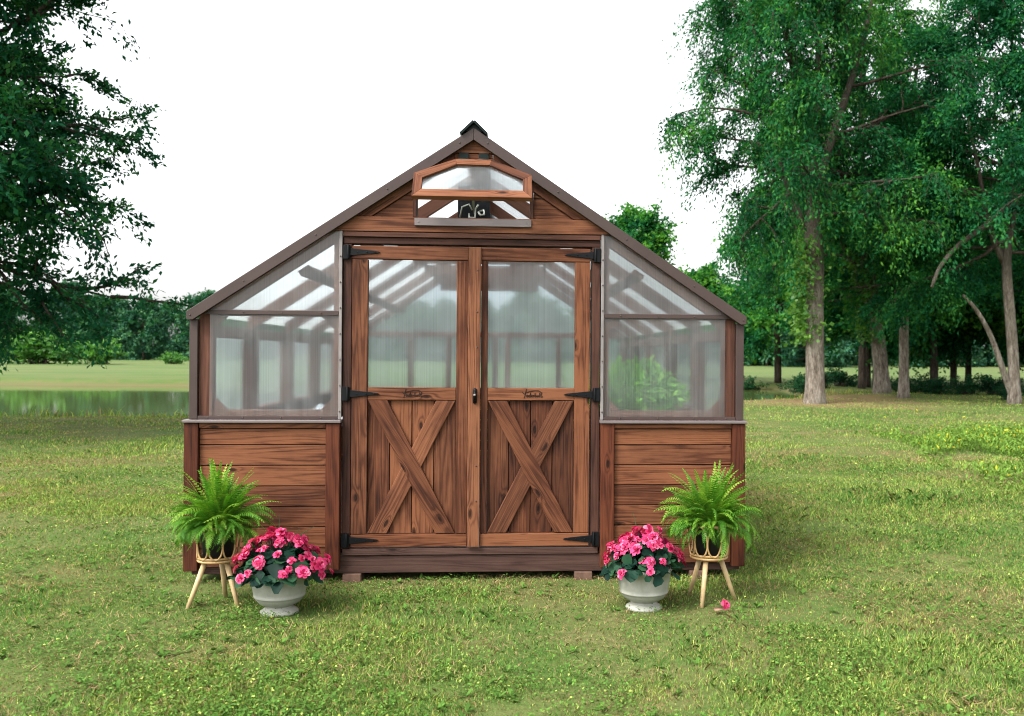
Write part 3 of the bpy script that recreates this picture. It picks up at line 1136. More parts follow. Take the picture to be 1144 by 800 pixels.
# gable boards
zs = lambda a_: ztop(a_) - 0.052
m = MB()
wl = lambda z_: (2.942 - 0.052 - z_) / SL
m.prism([(-wl(2.266), 2.266), (wl(2.266), 2.266), (wl(2.361), 2.361), (-wl(2.361), 2.361)], -0.026, 0.03, tint=(0.35, .4, 0))
m.prism([(-wl(2.785), 2.785), (wl(2.785), 2.785), (0.001, 2.888), (-0.001, 2.888)], -0.020, 0.03, tint=(0.2, .3, 0))
for sgn in (-1, 1):
    X = lambda a_: sgn * a_
    # recessed infill boards either side of the vent
    zt = 2.50
    m.prism([(X(0.392), 2.364), (X(wl(2.364) - 0.13), 2.364), (X(wl(zt) - .13), zt), (X(0.392), zt)], 0.004, 0.03, tint=(0.45, .5, 0))
    m.prism([(X(0.392), zt + .003), (X(wl(zt + .003) - .13), zt + .003), (X(0.394), zs(0.394) - 0.088)], 0.004, 0.03, tint=(0.6, .5, 0))
    # raking trim under the roof edge
    a_, b_ = wl(2.365), 0.125
    m.prism([(X(a_), zs(a_)), (X(b_), zs(b_)), (X(b_), zs(b_) - 0.085), (X(a_ - .128), zs(a_))], -0.012, 0.03, grain=(1, -SL * sgn), tint=(0.5, .4, 0))
m.prism([(-0.123, 2.742), (0.123, 2.742), (0.123, 2.782), (-0.123, 2.782)], -0.012, 0.03, tint=(0.4, .5, 0))
gab = m.build('gable', M['cedar'], gh, 0.002)

# vent: lining, tilted sash with pane and hinges, sill
m = MB()
m.bd(-0.391, -0.368, -0.015, 0.09, 2.364, 2.62)
m.build('vent_lining', M['cedar_dark'], gab, 0.002)
m = MB()
m.bd(0.368, 0.391, -0.015, 0.09, 2.364, 2.62)
m.build('vent_lining', M['cedar_dark'], gab, 0.002)
m = MB()
m.bd(-0.378, 0.376, -0.040, -0.027, 2.306, 2.354)
for x_ in (-0.352, 0.350):
    m.tube([(x_, -0.043, 2.330), (x_, -0.039, 2.330)], 0.006, 8)
m.build('vent_sill', M['grey_metal'], gab, 0.002)
TILT = R(41)
vent = empty('vent_window', (0, -0.022, 2.718), 0, gh)
sash = MB()
out = [(-0.374, -0.375), (0.374, -0.375), (0.374, -0.150), (0.117, 0.0), (-0.117, 0.0), (-0.374, -0.150)]
inn = [(-0.318, -0.308), (0.318, -0.308), (0.318, -0.195), (0.105, -0.055), (-0.105, -0.055), (-0.318, -0.195)]
for i in range(6):
    j = (i + 1) % 6
    q = [out[i], out[j], inn[j], inn[i]]
    sash.prism(q, -0.034, 0.0, grain=(out[j][0] - out[i][0], out[j][1] - out[i][1]))
vw = sash.build('sash', M['cedar_pale'], vent, 0.002)
p = MB()
p.prism([(x_ * 1.0, z_) for x_, z_ in inn], -0.019, -0.012, grain=(0, 1))
p.build('pane', M['pane'], vent)
vent.rotation_euler = (-TILT, 0, 0)
for x_ in (-0.065, 0.065):
    h_ = MB()
    h_.bd(x_ - 0.032, x_ + 0.032, -0.030, -0.0215, 2.745, 2.784)
    h_.tube([(x_ - 0.034, -0.033, 2.742), (x_ + 0.034, -0.033, 2.742)], 0.008, 8)
    h_.build('hinge', M['green_black'], gab, 0.001)

# automatic vent opener seen in the gap: pale arms on a dark bracket
m = MB()
m.bd(-0.105, 0.105, 0.06, 0.08, 2.366, 2.60, axis=2)
m.build('opener_bracket', M['black_iron'], gab)
m = MB()
P = lambda x_, y_, z_: (x_, y_, z_)
m.tube([P(-.09, .05, 2.375), P(-.075, .02, 2.44), P(-.03, .0, 2.455), P(-.01, .02, 2.42)], 0.006, 8)
m.tube([P(-.03, .045, 2.40), P(-.03, .01, 2.37), P(.01, .01, 2.37), P(.012, .03, 2.43), P(.03, .0, 2.45)], 0.006, 8)
m.tube([P(.03, .02, 2.41), P(.045, .01, 2.385), P(.07, .01, 2.39), P(.065, .02, 2.42), P(.04, .03, 2.415)], 0.007, 8)
m.tube([P(.0, .05, 2.40), P(.0, -.06, 2.50), P(.0, -.19, 2.53)], 0.006, 8)
m.build('vent_opener', simple('opener_arm', (0.30, 0.30, 0.27), 0.5, 0.3), gab)

# roof edge trims (front and back), panels, ridge cap
XE = 1.803
for y0, y1 in ((-0.062, -0.028), (LEN + 0.03, LEN + 0.06)):
    for sgn in (-1, 1):
        m = MB()
        X = lambda a_: sgn * a_
        e0 = 0.0008
        m.prism([(X(e0), ztop(e0)), (X(XE), ztop(XE)), (X(XE), ztop(XE) - 0.052), (X(1.765), ztop(1.765) - 0.079), (X(e0), ztop(e0) - 0.079)], y0, y1, grain=(1, -SL * sgn))
        # screws on the face
        for a_ in (0.09, 0.55, 1.0, 1.45, 1.78):
            m.tube([(X(a_), y0 - 0.004, ztop(a_) - 0.04), (X(a_), y0 + 0.001, ztop(a_) - 0.04)], 0.006, 8)
        m.build('roof_trim', M['brown_metal'], gh, 0.003)
for sgn in (-1, 1):
    m = MB()
    a_ = Vector((sgn * 0.01, 0, ztop(0.01) - 0.012))
    b_ = Vector((sgn * XE, 0, ztop(XE) - 0.012))
    n_ = Vector((sgn * SL, 0, 1)).normalized()
    c_ = (a_ + b_) / 2
    m.box((c_.x, LEN / 2, c_.z), (b_ - a_) / 2, (0, (LEN + 0.05) / 2, 0), n_ * 0.004)
    m.build('roof_panel', M['roof_pane'], gh)
m = MB()
for sgn in (-1, 1):
    a_ = Vector((sgn * 0.0015, 0, 2.990))
    b_ = Vector((sgn * 0.085, 0, 2.990 - 0.085 * 0.95))
    n_ = Vector((sgn * 0.95, 0, 1)).normalized()
    c_ = (a_ + b_) / 2
    m.box((c_.x, LEN / 2 - 0.0, c_.z - 0.01), (0, (LEN + 0.17) / 2, 0), (b_ - a_) / 2, n_ * 0.008)
m.prism([(-0.07, 2.918), (0.07, 2.918), (0.0, 2.975)], -0.055, -0.05)
m.build('ridge_cap', M['green_black'], gh, 0.002)

# interior frames: rafters, ties, studs, plates, purlins
YF = [1.22, 2.44, 3.66, 4.88]
for i, y in enumerate(YF + [LEN - 0.03]):
    for sgn in (-1, 1):
        m = MB()
        a_, b_ = 0.03, 1.76
        m.prism([(sgn * a_, ztop(a_) - 0.022), (sgn * b_, ztop(b_) - 0.022), (sgn * b_, ztop(b_) - 0.135), (sgn * a_, ztop(a_) - 0.135)], y - 0.02, y + 0.02, grain=(1, -SL * sgn))
        m.build('rafter', M['frame_wood'], gh, 0.003)
        m = MB()
        m.bd(sgn * 1.785, sgn * 1.69, y - 0.07, y + 0.07, 1.048, 1.575)
        m.build('stud', M['frame_wood'], gh, 0.003)
    m = MB()
    wt = (2.942 - 0.10 - 2.42) / SL
    m.bd(-wt, wt, y + 0.022, y + 0.05, 2.30, 2.40)
    m.build('tie_beam', M['frame_wood'], gh, 0.003)
for sgn in (-1, 1):
    m = MB()
    m.bd(sgn * 1.785, sgn * 1.70, 0.08, LEN - 0.06, 1.578, 1.655)
    m.build('wall_plate', M['frame_wood'], gh, 0.003)
    m = MB()
    pa = 1.10
    n_ = Vector((sgn * SL, 0, 1)).normalized()
    c_ = Vector((sgn * pa, (LEN) / 2, ztop(pa) - 0.19))
    m.box(c_, (0, LEN / 2 - .09, 0), Vector((1, 0, -SL * sgn)).normalized() * 0.04, n_ * 0.019)
    m.build('purlin', M['frame_wood'], gh, 0.003)
    # side glazing
    m = MB()
    m.bd(sgn * 1.794, sgn * 1.788, 0.055, LEN - 0.03, 1.049, 1.652, axis=2)
    m.build('side_pane', M['side_pane'], gh)
m = MB()
m.bd(-0.02, 0.02, 0.04, LEN - .06, 2.78, 2.885)
m.build('ridge_beam', M['frame_wood'], gh, 0.003)
# rear wall
for x_ in (-1.0, -0.52, -0.36, 0.08, 0.24, 0.9):
    m = MB()
    m.bd(x_ - 0.035, x_ + 0.035, LEN - 0.055, LEN - 0.01, 1.048, 1.70)
    m.build('stud', M['frame_wood'], gh, 0.003)
m = MB()
m.bd(-1.70, 1.70, LEN - 0.06, LEN - 0.012, 1.702, 1.765)
m.build('rear_rail', M['frame_wood'], gh, 0.003)
m = MB()
zz = 2.942 - 0.08
m.prism([(-1.76, 1.048), (1.76, 1.048), (1.76, ztop(1.76) - 0.05), (0, ztop(0) - 0.05), (-1.76, ztop(1.76) - 0.05)], LEN + 0.002, LEN + 0.008, grain=(0, 1))
m.build('rear_pane', M['side_pane'], gh)

# blocks under the skids
for i, (x_, lab) in enumerate(((-1.44, 'dark block under the timber skid beside the left planter stand'), (-0.765, 'clay coloured block under the skid beneath the left door hinges'),
                               (0.735, 'clay coloured block under the skid beneath the right door hinges'), (1.50, 'dark block under the skid behind the right planter stand'))):
    m = MB()
    m.bd(-0.058, 0.058, -0.05, 0.11, -0.03, 0.0505, axis=1)
    b_ = m.build('support_block', M['block_clay'], None, 0.004)
    p_ = Matrix.Rotation(TH, 3, 'Z') @ Vector((x_, 0.02, 0)) + GH
    b_.location = p_
    b_.rotation_euler = (0, 0, TH)
    tag(b_, lab, 'block', 'blocks under the greenhouse skids')


# things inside: benches, a leafy plant, a white sheet
def local(x_, y_, z_):
    return Matrix.Rotation(TH, 3, 'Z') @ Vector((x_, y_, z_)) + GH


def make_bench():
    r_ = empty('potting_bench')
    m = MB()
    for i in range(5):
        m.bd(-0.30 + i * 0.12, -0.30 + i * 0.12 + 0.11, -0.9, 0.9, 0.70, 0.728)
    m.build('bench_top', M['cedar_dark'], r_, 0.003)
    for x_ in (-0.25, 0.25):
        for y_ in (-0.8, 0.8):
            m = MB()
            m.bd(x_ - .03, x_ + .03, y_ - .03, y_ + .03, 0.0, 0.698)
            m.build('leg', M['cedar_dark'], r_, 0.003)
    return r_


b1 = make_bench()
b1.location = local(1.32, 1.35, 0.193)
b1.rotation_euler = (0, 0, TH)
tag(b1, 'timber potting bench behind the right window carrying the leafy plant', 'bench', 'benches inside the greenhouse')
b2 = copy_tree(b1)
b2.location = local(-1.32, 1.9, 0.193)
tag(b2, 'timber potting bench behind the left window carrying the white sheet', 'bench', 'benches inside the greenhouse')

pl = empty('potted_plant', local(1.12, 0.42, 0.922), 0.4)
pl.scale = (1.1, 1.1, 1.12)
tag(pl, 'bushy bright green leafy plant inside the right front window', 'plant')
m = MB()
m.lathe([(0.0, 0.0), (0.075, 0.0), (0.10, 0.13), (0.105, 0.13), (0.105, 0.15), (0.09, 0.15), (0.085, 0.12), (0.0, 0.12)], n=20)
m.build('pot', M['pot_black'], pl)
N = 2600
ph = NR.uniform(0, 2 * np.pi, N)
rr = NR.uniform(0.02, 1, N) ** 0.6
zz = NR.uniform(0.0, 1, N)
bx = np.stack([np.cos(ph) * rr * (0.17 + 0.16 * np.sin(zz * 3)), np.sin(ph) * rr * 0.28, 0.13 + zz * 0.34 * (1 - 0.45 * rr * rr)], -1)
bx[:, 0] += 0.06 * np.sin(ph * 5)
d = unit(np.stack([np.cos(ph), np.sin(ph), NR.uniform(-.4, 1.2, N)], -1) + NR.normal(0, .5, (N, 3)))
sd = unit(np.cross(d, unit(NR.normal(0, 1, (N, 3)))))
ln = NR.uniform(0.014, 0.034, N)[:, None]
V = np.stack([bx, bx + d * ln + sd * ln * 0.4, bx + d * ln * 2, bx + d * ln - sd * ln * 0.4], 1)
quads_obj('leaves', V, np.repeat(NR.random((N, 1)), 3, 1), M['house_plant'], pl)

m = MB()
gx, gy = 12, 9
vs = []
for i in range(gx):
    for j in range(gy):
        u_, v_ = i / (gx - 1), j / (gy - 1)
        edge = min(u_, 1 - u_, v_, 1 - v_)
        vs.append(((u_ - .5) * 0.36 + random.uniform(-.012, .012), (v_ - .5) * 0.30 + random.uniform(-.012, .012),
                   0.01 + 0.10 * min(1, edge * 5) * (0.6 + 0.4 * math.sin(u_ * 9 + v_ * 5)) + random.uniform(0, .012)))
for i in range(gx - 1):
    for j in range(gy - 1):
        q = [i * gy + j, (i + 1) * gy + j, (i + 1) * gy + j + 1, i * gy + j + 1]
        m._piece([vs[k_] for k_ in q], [[0, 1, 2, 3]], [[(0, 0)] * 4], (0.5, 0.5, 0), True)
sh = m.build('folded_sheet', M['white_plastic'], None, loc=local(-1.12, 1.55, 0.922))
sh.scale = (1.1, 1, 2.1)
sh.modifiers.new('weld', 'WELD')
sm_ = sh.modifiers.new('sub', 'SUBSURF')
sm_.levels = sm_.render_levels = 1
tag(sh, 'crumpled white plastic sheet inside the left front window', 'sheet')


# ================================================================== PLANTERS
def make_stand():
    r_ = empty('plant_stand')
    m = MB()
    zb, zt = 0.268, 0.462
    rb, rt = 0.108, 0.125
    ring = lambda rad, z_: [(rad * math.cos(t), rad * math.sin(t), z_) for t in np.linspace(0, 2 * math.pi, 37)]
    m.tube(ring(rb, zb), 0.0075, 8)
    m.tube(ring(rb * 1.01, zb + 0.017), 0.0065, 8)
    m.tube(ring(rt, zt), 0.0075, 8)
    n = 9
    for i in range(n):                      # overlapping teardrop hoops
        c = 2 * math.pi * i / n
        pts = []
        for q in np.linspace(0, 1, 17):
            ang = 2 * math.pi * q
            wdt = 0.40 * math.sin(ang) * (0.72 + 0.28 * math.cos(ang / 2) ** 2)
            zf = 0.5 - 0.5 * math.cos(ang)
            rad = rb + (rt - rb) * zf + 0.004
            z_ = zb + 0.012 + (zt - zb - 0.012) * zf
            pts.append((rad * math.cos(c + wdt), rad * math.sin(c + wdt), z_))
        m.tube(pts, 0.0056, 6)
    m.lathe([(0.0, 0.004), (rb, 0.004), (rb, -0.006), (0.0, -0.006)], (0, 0, zb - 0.002), 24)
    m.build('basket', M['rattan'], r_)
    for i in range(3):
        t = R(-150 + 120 * i)
        l_ = MB()
        l_.tube([(0.070 * math.cos(t), 0.070 * math.sin(t), zb - 0.008), (0.170 * math.cos(t), 0.170 * math.sin(t), -0.015)], [0.0165, 0.0125], 12)
        l_.build('leg', M['stand_leg'], r_)
    return r_


def frond_geo(rng, length, az, el, droop, wmax, r0=0.03, z0=0.0):
    """returns list of quads (n,4,3) of one frond, pinnate"""
    n = 25
    t = np.linspace(0, 1, n)
    th = el - droop * t ** 1.4
    ds = length / n
    rr = r0 + np.cumsum(np.cos(th)) * ds
    zz = z0 + np.cumsum(np.sin(th)) * ds
    bend = 0.25 * rng.normal() * t ** 2
    ax = az + bend
    P = np.stack([rr * np.cos(ax), rr * np.sin(ax), zz], -1)
    T = unit(np.gradient(P, axis=0))
    S = unit(np.cross(T, np.array([0, 0, 1.0]) + 0 * T))
    tw = rng.normal(0, 0.35)
    Nn = np.cross(S, T)
    S2 = S * math.cos(tw) + Nn * math.sin(tw)
    w_ = wmax * np.sin(np.pi * np.clip(t * 0.93 + 0.07, 0, 1)) ** 0.7 * (1 - 0.25 * t)
    quads = []
    for sg in (-1, 1):
        d = unit(S2 * sg + T * 0.35 - Nn * 0.0 + np.array([0, 0, -0.18]))
        L = (w_ * rng.uniform(0.85, 1.1, n))[:, None]
        b0 = P - T * ds * 0.36
        b1 = P + T * ds * 0.30
        m0 = P + d * L * 0.6 - T * ds * 0.20
        m1 = P + d * L * 0.6 + T * ds * 0.40
        tip = P + d * L + T * ds * 0.25 + np.array([0, 0, -0.15]) * L
        quads.append(np.stack([b0, m0, tip, m1, b1], 1))
    rw = 0.0022
    q = np.stack([P[:-1] - S[:-1] * rw, P[:-1] + S[:-1] * rw, P[1:] + S[1:] * rw * .7, (P[1:] + P[:-1]) / 2, P[1:] - S[1:] * rw * .7], 1)
    quads.append(q)
    return np.concatenate(quads)


def make_fern(seed):
    rng = np.random.default_rng(seed)
    r_ = empty('fern')
    m = MB()
    m.lathe([(0.0, 0.272), (0.078, 0.272), (0.098, 0.405), (0.104, 0.405), (0.104, 0.425), (0.092, 0.425), (0.088, 0.40), (0.0, 0.40)], n=24)
    m.build('pot', M['pot_black'], r_)
    V, C_ = [], []
    n = 290
    for i in range(n):
        u = (i + 0.5) / n
        el = R(92) - R(56) * u + rng.normal(0, 0.13)
        L = rng.uniform(0.24, 0.44) * (1.10 - 0.42 * u)
        droop = R(28) + R(125) * u + rng.normal(0, 0.30)
        if i % 11 == 3:
            L *= 1.05
            droop += 0.8
        q = frond_geo(rng, L, i * 2.39996 + rng.normal(0, .2), el, droop, rng.uniform(0.026, 0.041), 0.015 + 0.055 * u, 0.425)
        V.append(q)
        base = rng.uniform(0.15, 0.62) + 0.25 * (1 - u)
        tt = np.clip(base + rng.normal(0, 0.10, (len(q), 1)) + 0.15 * (q[:, 2, 2:3] - 0.45), 0, 1)
        C_.append(np.repeat(tt, 3, 1))
    quads_obj('fronds', np.concatenate(V), np.concatenate(C_), M['fern'], r_, k=5)
    return r_


def gz(x_, y_):
    return float(ground_z(np.array([x_]), np.array([y_]))[0])


st1 = make_stand()
st1.location = (-2.085, 5.55, gz(-2.08, 5.55))
st1.rotation_euler = (0, 0, R(4))
tag(st1, 'rattan planter stand with three splayed pale legs beside the left urn', 'plant stand', 'rattan plant stands')
st2 = copy_tree(st1)
st2.location = (0.812, 5.72, gz(.81, 5.7))
st2.rotation_euler = (0, 0, R(38))
tag(st2, 'rattan planter stand with pale splayed legs beside the right urn', 'plant stand', 'rattan plant stands')
f1 = make_fern(3)
f1.location = st1.location
tag(f1, 'bright green fern spilling over the stand at the left wall', 'fern', 'ferns on the stands')
f2 = make_fern(14)
f2.location = st2.location
tag(f2, 'bright green fern spilling over the stand at the right wall', 'fern', 'ferns on the stands')


def make_urn():
    m = MB()
    prof = [(0.0, 0.0), (0.104, 0.0), (0.108, 0.008), (0.104, 0.016), (0.092, 0.023), (0.076, 0.031), (0.070, 0.037), (0.071, 0.041),
            (0.088, 0.047), (0.114, 0.060), (0.131, 0.078), (0.137, 0.088), (0.142, 0.090), (0.144, 0.096), (0.141, 0.100), (0.145, 0.115), (0.151, 0.155), (0.156, 0.197),
            (0.164, 0.202), (0.166, 0.212), (0.162, 0.219), (0.148, 0.219), (0.144, 0.205), (0.138, 0.18), (0.0, 0.18)]
    m.lathe(prof, n=48)
    return m.build('urn', M['urn'], None)


def blossom_mesh(seed):
    rng = np.random.default_rng(seed)
    V, C_ = [], []
    for ring_, (np_, tilt, ln, r0) in enumerate(((6, 0.25, 0.030, 0.004), (5, 0.75, 0.024, 0.003), (4, 1.15, 0.016, 0.002))):
        for i in range(np_):
            az = 2 * np.pi * (i + 0.5 * ring_) / np_ + rng.normal(0, 0.15)
            tl = tilt + rng.normal(0, 0.15)
            L = ln * rng.uniform(0.85, 1.15)
            rad = np.array([math.cos(az), math.sin(az), 0])
            tan = np.array([-math.sin(az), math.cos(az), 0])
            up = np.array([0, 0, 1.0])
            d1 = rad * math.cos(tl) + up * math.sin(tl)
            d2 = rad * math.cos(tl - .6) + up * math.sin(tl - .6)
            b = rad * r0 + up * 0.002 * ring_
            m_ = b + d1 * L * 0.6
            tip = m_ + d2 * L * 0.45
            wv_ = tan * L * 0.52
            V.append([b - wv_ * .25, b + wv_ * .25, m_ + wv_ + up * .004, tip + wv_ * .55, tip - up * .002, tip - wv_ * .55, m_ - wv_ + up * .004])
            C_.append([np.clip(rng.uniform(0.0, 0.95) + 0.06 * (1 - ring_), 0, 1)] * 3)
    o = quads_obj('blossom', np.array(V), np.array(C_), M['petal'], None, k=7)
    return o


def begonia_leaves(seed, parent):
    rng = np.random.default_rng(seed)
    V, C_ = [], []
    nf = 10
    faces = [[0, 1 + i, 1 + (i + 1) % nf] for i in range(nf)]
    for i in range(170):
        az = rng.uniform(0, 2 * np.pi)
        u = rng.random() ** 0.6
        rad = 0.05 + 0.20 * u
        z_ = 0.215 + 0.13 * (1 - u ** 2) * rng.uniform(0.5, 1.1) - 0.035 * (u > 0.75) * rng.random()
        c = np.array([rad * math.cos(az), rad * math.sin(az), z_])
        out_ = np.array([math.cos(az), math.sin(az), 0])
        nrm = unit(np.array([0, 0, 1.0]) * rng.uniform(0.3, 1.0) + out_ * rng.uniform(0.1, 1.1) * u + rng.normal(0, 0.25, 3))
        uu = unit(np.cross(nrm, rng.normal(0, 1, 3)))
        vv = np.cross(nrm, uu)
        r_ = rng.uniform(0.022, 0.044)
        ring_ = [c - nrm * 0.006]
        for k_ in range(nf):
            t = 2 * math.pi * k_ / nf
            q = r_ * (1 + 0.16 * math.sin(3 * t + i) + rng.normal(0, .05))
            ring_.append(c + uu * math.cos(t) * q * 1.1 + vv * math.sin(t) * q * 0.9 + nrm * 0.006 * math.sin(2 * t + i))
        V.append(ring_)
        C_.append([rng.random()] * 3)
    return quads_obj('foliage', np.array(V), np.array(C_), M['begonia_leaf'], parent, k=nf + 1, faces=faces, smooth=True)


BM = [blossom_mesh(s_) for s_ in (1, 2, 3, 4)]


def make_begonia(seed, loc, n=78):
    rng = random.Random(seed)
    r_ = empty('begonia', loc)
    m = MB()
    m.lathe([(0.0, 0.19), (0.138, 0.186), (0.138, 0.182), (0.0, 0.182)], n=24)
    m.build('soil', M['soil'], r_)
    begonia_leaves(seed, r_)
    cl = []
    for i in range(15):
        cl.append((i * 2.39996 + rng.gauss(0, .3), ((i + 0.4) / 15) ** 0.55))
    st = MB()
    for i in range(n):
        az, u = cl[i % len(cl)]
        az += rng.gauss(0, 0.28)
        u = max(0.03, min(1.05, u + rng.gauss(0, 0.16)))
        rad = 0.268 * u
        z_ = 0.405 - 0.160 * u ** 2.0 + rng.gauss(0, 0.018) + 0.02 * math.sin(az * 2 + seed)
        src = BM[i % 4]
        b = src if src.parent is None else src.copy()
        if b is not src:
            COL.objects.link(b)
        b.parent = r_
        b.location = (rad * math.cos(az), rad * math.sin(az), z_)
        nrm = Vector((math.cos(az) * (0.25 + u), math.sin(az) * (0.25 + u), 0.75)) + Vector((rng.gauss(0, .3), rng.gauss(0, .3), rng.gauss(0, .2)))
        b.rotation_euler = (nrm.to_track_quat('Z', 'Y') @ Matrix.Rotation(rng.uniform(0, 6), 3, 'Z').to_quaternion()).to_euler()
        s_ = rng.uniform(0.62, 1.18)
        b.scale = (s_, s_, s_)
        p0 = Vector((rad * .35 * math.cos(az), rad * .35 * math.sin(az), 0.2))
        p1 = Vector(b.location)
        st.tube([p0, p0.lerp(p1, .5) + Vector((0, 0, .03)), p1], 0.0022, 5, tint=(.6, .6, .6))
    for a_, l_ in ((1.9, .17), (5.6, .14), (0.4, .12)):
        st.tube([(0.05 * math.cos(a_), 0.05 * math.sin(a_), .3), (0.12 * math.cos(a_), 0.12 * math.sin(a_), .42), (0.19 * math.cos(a_), .19 * math.sin(a_), .34 + l_)], [.002, .002, .001], 5, tint=(.9, .9, .9))
    st.build('stems', M['begonia_leaf'], r_)
    return r_


u1 = make_urn()
u1.location = (-1.675, 5.40, gz(-1.67, 5.40) - 0.004)
u1.scale = (1, 1, 1.12)
tag(u1, 'pale grey footed urn standing on the lawn left of the doors', 'urn', 'footed urns by the doors')
u2 = copy_tree(u1)
u2.location = (0.409, 5.55, gz(.41, 5.55) - 0.004)
u2.rotation_euler = (0, 0, 1.1)
tag(u2, 'pale grey footed urn standing on the lawn right of the doors', 'urn', 'footed urns by the doors')
g1 = make_begonia(21, u1.location + Vector((0, 0, 0.022)), 98)
tag(g1, 'pink begonia filling the urn left of the doors', 'flowers', 'begonias in the urns')
g2 = make_begonia(34, u2.location + Vector((0, 0, 0.026)), 92)
g2.scale = (0.92, 0.92, 1.0)
tag(g2, 'pink begonia filling the urn right of the doors', 'flowers', 'begonias in the urns')

fb = BM[1].copy()
COL.objects.link(fb)
fb.parent = None
fb.name = 'fallen_blossom'
fb.location = (0.872, 5.46, gz(.87, 5.46) + 0.045)
fb.scale = (0.9, 0.9, 0.9)
fb.rotation_euler = (1.1, 0.3, 0.5)
tag(fb, 'single pink blossom fallen on the grass before the right stand', 'blossom')
lv = np.array([[[-.07, -.02, .03], [-.02, -.045, .036], [.05, -.02, .03], [.06, .015, .034], [.0, .04, .038], [-.05, .025, .032]]])
dl_ = quads_obj('dry_leaf', lv, np.array([[.5, .5, .5]]), simple('dry_leaf', (0.22, 0.13, 0.09), 0.8, 0.2, 0, 0.3, 30), None, k=6)
sd_ = dl_.modifiers.new('solid', 'SOLIDIFY')
sd_.thickness = 0.002
dl_.location = (0.83, 5.42, gz(.83, 5.42) + 0.004)
dl_.scale = (0.55, 0.7, 0.8)
dl_.rotation_euler = (0, 0, 0.5)
tag(dl_, 'brown dry leaf on the grass beside the fallen pink blossom', 'leaf')


# ================================================================== TREES
def limb_path(rng, p, d, L, n, wob, up):
    pts = [np.array(p, float)]
    d = np.array(d, float)
    d = d / np.linalg.norm(d)
    for i in range(n):
        d = d + rng.normal(0, wob, 3) + np.array([0, 0, up])
        d = d / np.linalg.norm(d)
        pts.append(pts[-1] + d * L / n)
    return np.array(pts)


def grow(rng, trunk_paths, limb_n, limb_z, limb_len, sub_n=6, twig_n=5, el=(10, 55), up=0.03, droop=-0.05, r_at=None, az_bias=None, split=None):
    """trunk_paths: list of (pts, radii). Returns MB with wood and array of twig points (pos, dir)"""
    m, mt = MB(), MB()
    tw, td = [], []
    for q_, (pts, radii) in enumerate(trunk_paths):
        if split is None:
            mt.tube(pts, radii, 12)
        elif q_ == 0:
            cut = int(np.searchsorted(np.array(pts)[:, 2], split))
            mt.tube(pts[:cut + 1], radii[:cut + 1], 14)
            m.tube(pts[cut:], radii[cut:], 12)
        else:
            m.tube(pts, radii, 10)
    main, mr = trunk_paths[0]
    main = np.array(main, float)
    ht = main[:, 2]
    for i in range(limb_n):
        u = (i + rng.random()) / limb_n
        src_pts, src_r = trunk_paths[i % len(trunk_paths)] if i % 3 == 0 else trunk_paths[0]
        src_pts = np.array(src_pts, float)
        z_ = limb_z[0] + (limb_z[1] - limb_z[0]) * u
        z_ = min(max(z_, src_pts[0, 2] + .2), src_pts[-1, 2] - .05)
        p = np.array([np.interp(z_, src_pts[:, 2], src_pts[:, k]) for k in range(3)])
        rr = float(np.interp(z_, src_pts[:, 2], src_r)) * 0.5
        az = i * 2.39996 + rng.normal(0, 0.4)
        if az_bias is not None and rng.random() < az_bias[1]:
            az = az_bias[0] + rng.normal(0, 0.7)
        ang = R(el[0] + (el[1] - el[0]) * u + rng.normal(0, 8))
        L = limb_len(u) * rng.uniform(0.8, 1.15)
        d = (math.cos(az) * math.cos(ang), math.sin(az) * math.cos(ang), math.sin(ang))
        P = limb_path(rng, p, d, L, 7, 0.12, up)
        r0 = max(0.02, min(rr, 0.045 * L / 2.2))
        m.tube(P, np.linspace(r0, 0.012, len(P)), 7)
        for j in range(sub_n):
            t = 0.25 + 0.75 * (j + rng.random()) / sub_n
            k = min(int(t * 7), 6)
            q = P[k] + (P[k + 1] - P[k]) * (t * 7 - k)
            dd = unit(P[k + 1] - P[k]) + rng.normal(0, 0.65, 3) * np.array([1, 1, 0.6])
            L2 = L * rng.uniform(0.25, 0.5) * (1.15 - 0.5 * t)
            Q = limb_path(rng, q, dd, L2, 5, 0.16, droop)
            m.tube(Q, np.linspace(max(0.012, r0 * 0.35), 0.006, len(Q)), 5, cap=False)
            for k2 in range(twig_n):
                t2 = 0.2 + 0.8 * (k2 + rng.random()) / twig_n
                kk = min(int(t2 * 5), 4)
                s_ = Q[kk] + (Q[kk + 1] - Q[kk]) * (t2 * 5 - kk)
                e_ = unit(unit(Q[kk + 1] - Q[kk]) + rng.normal(0, 0.7, 3))
                tw.append(s_)
                td.append(e_)
    return mt, m, np.array(tw), np.array(td)


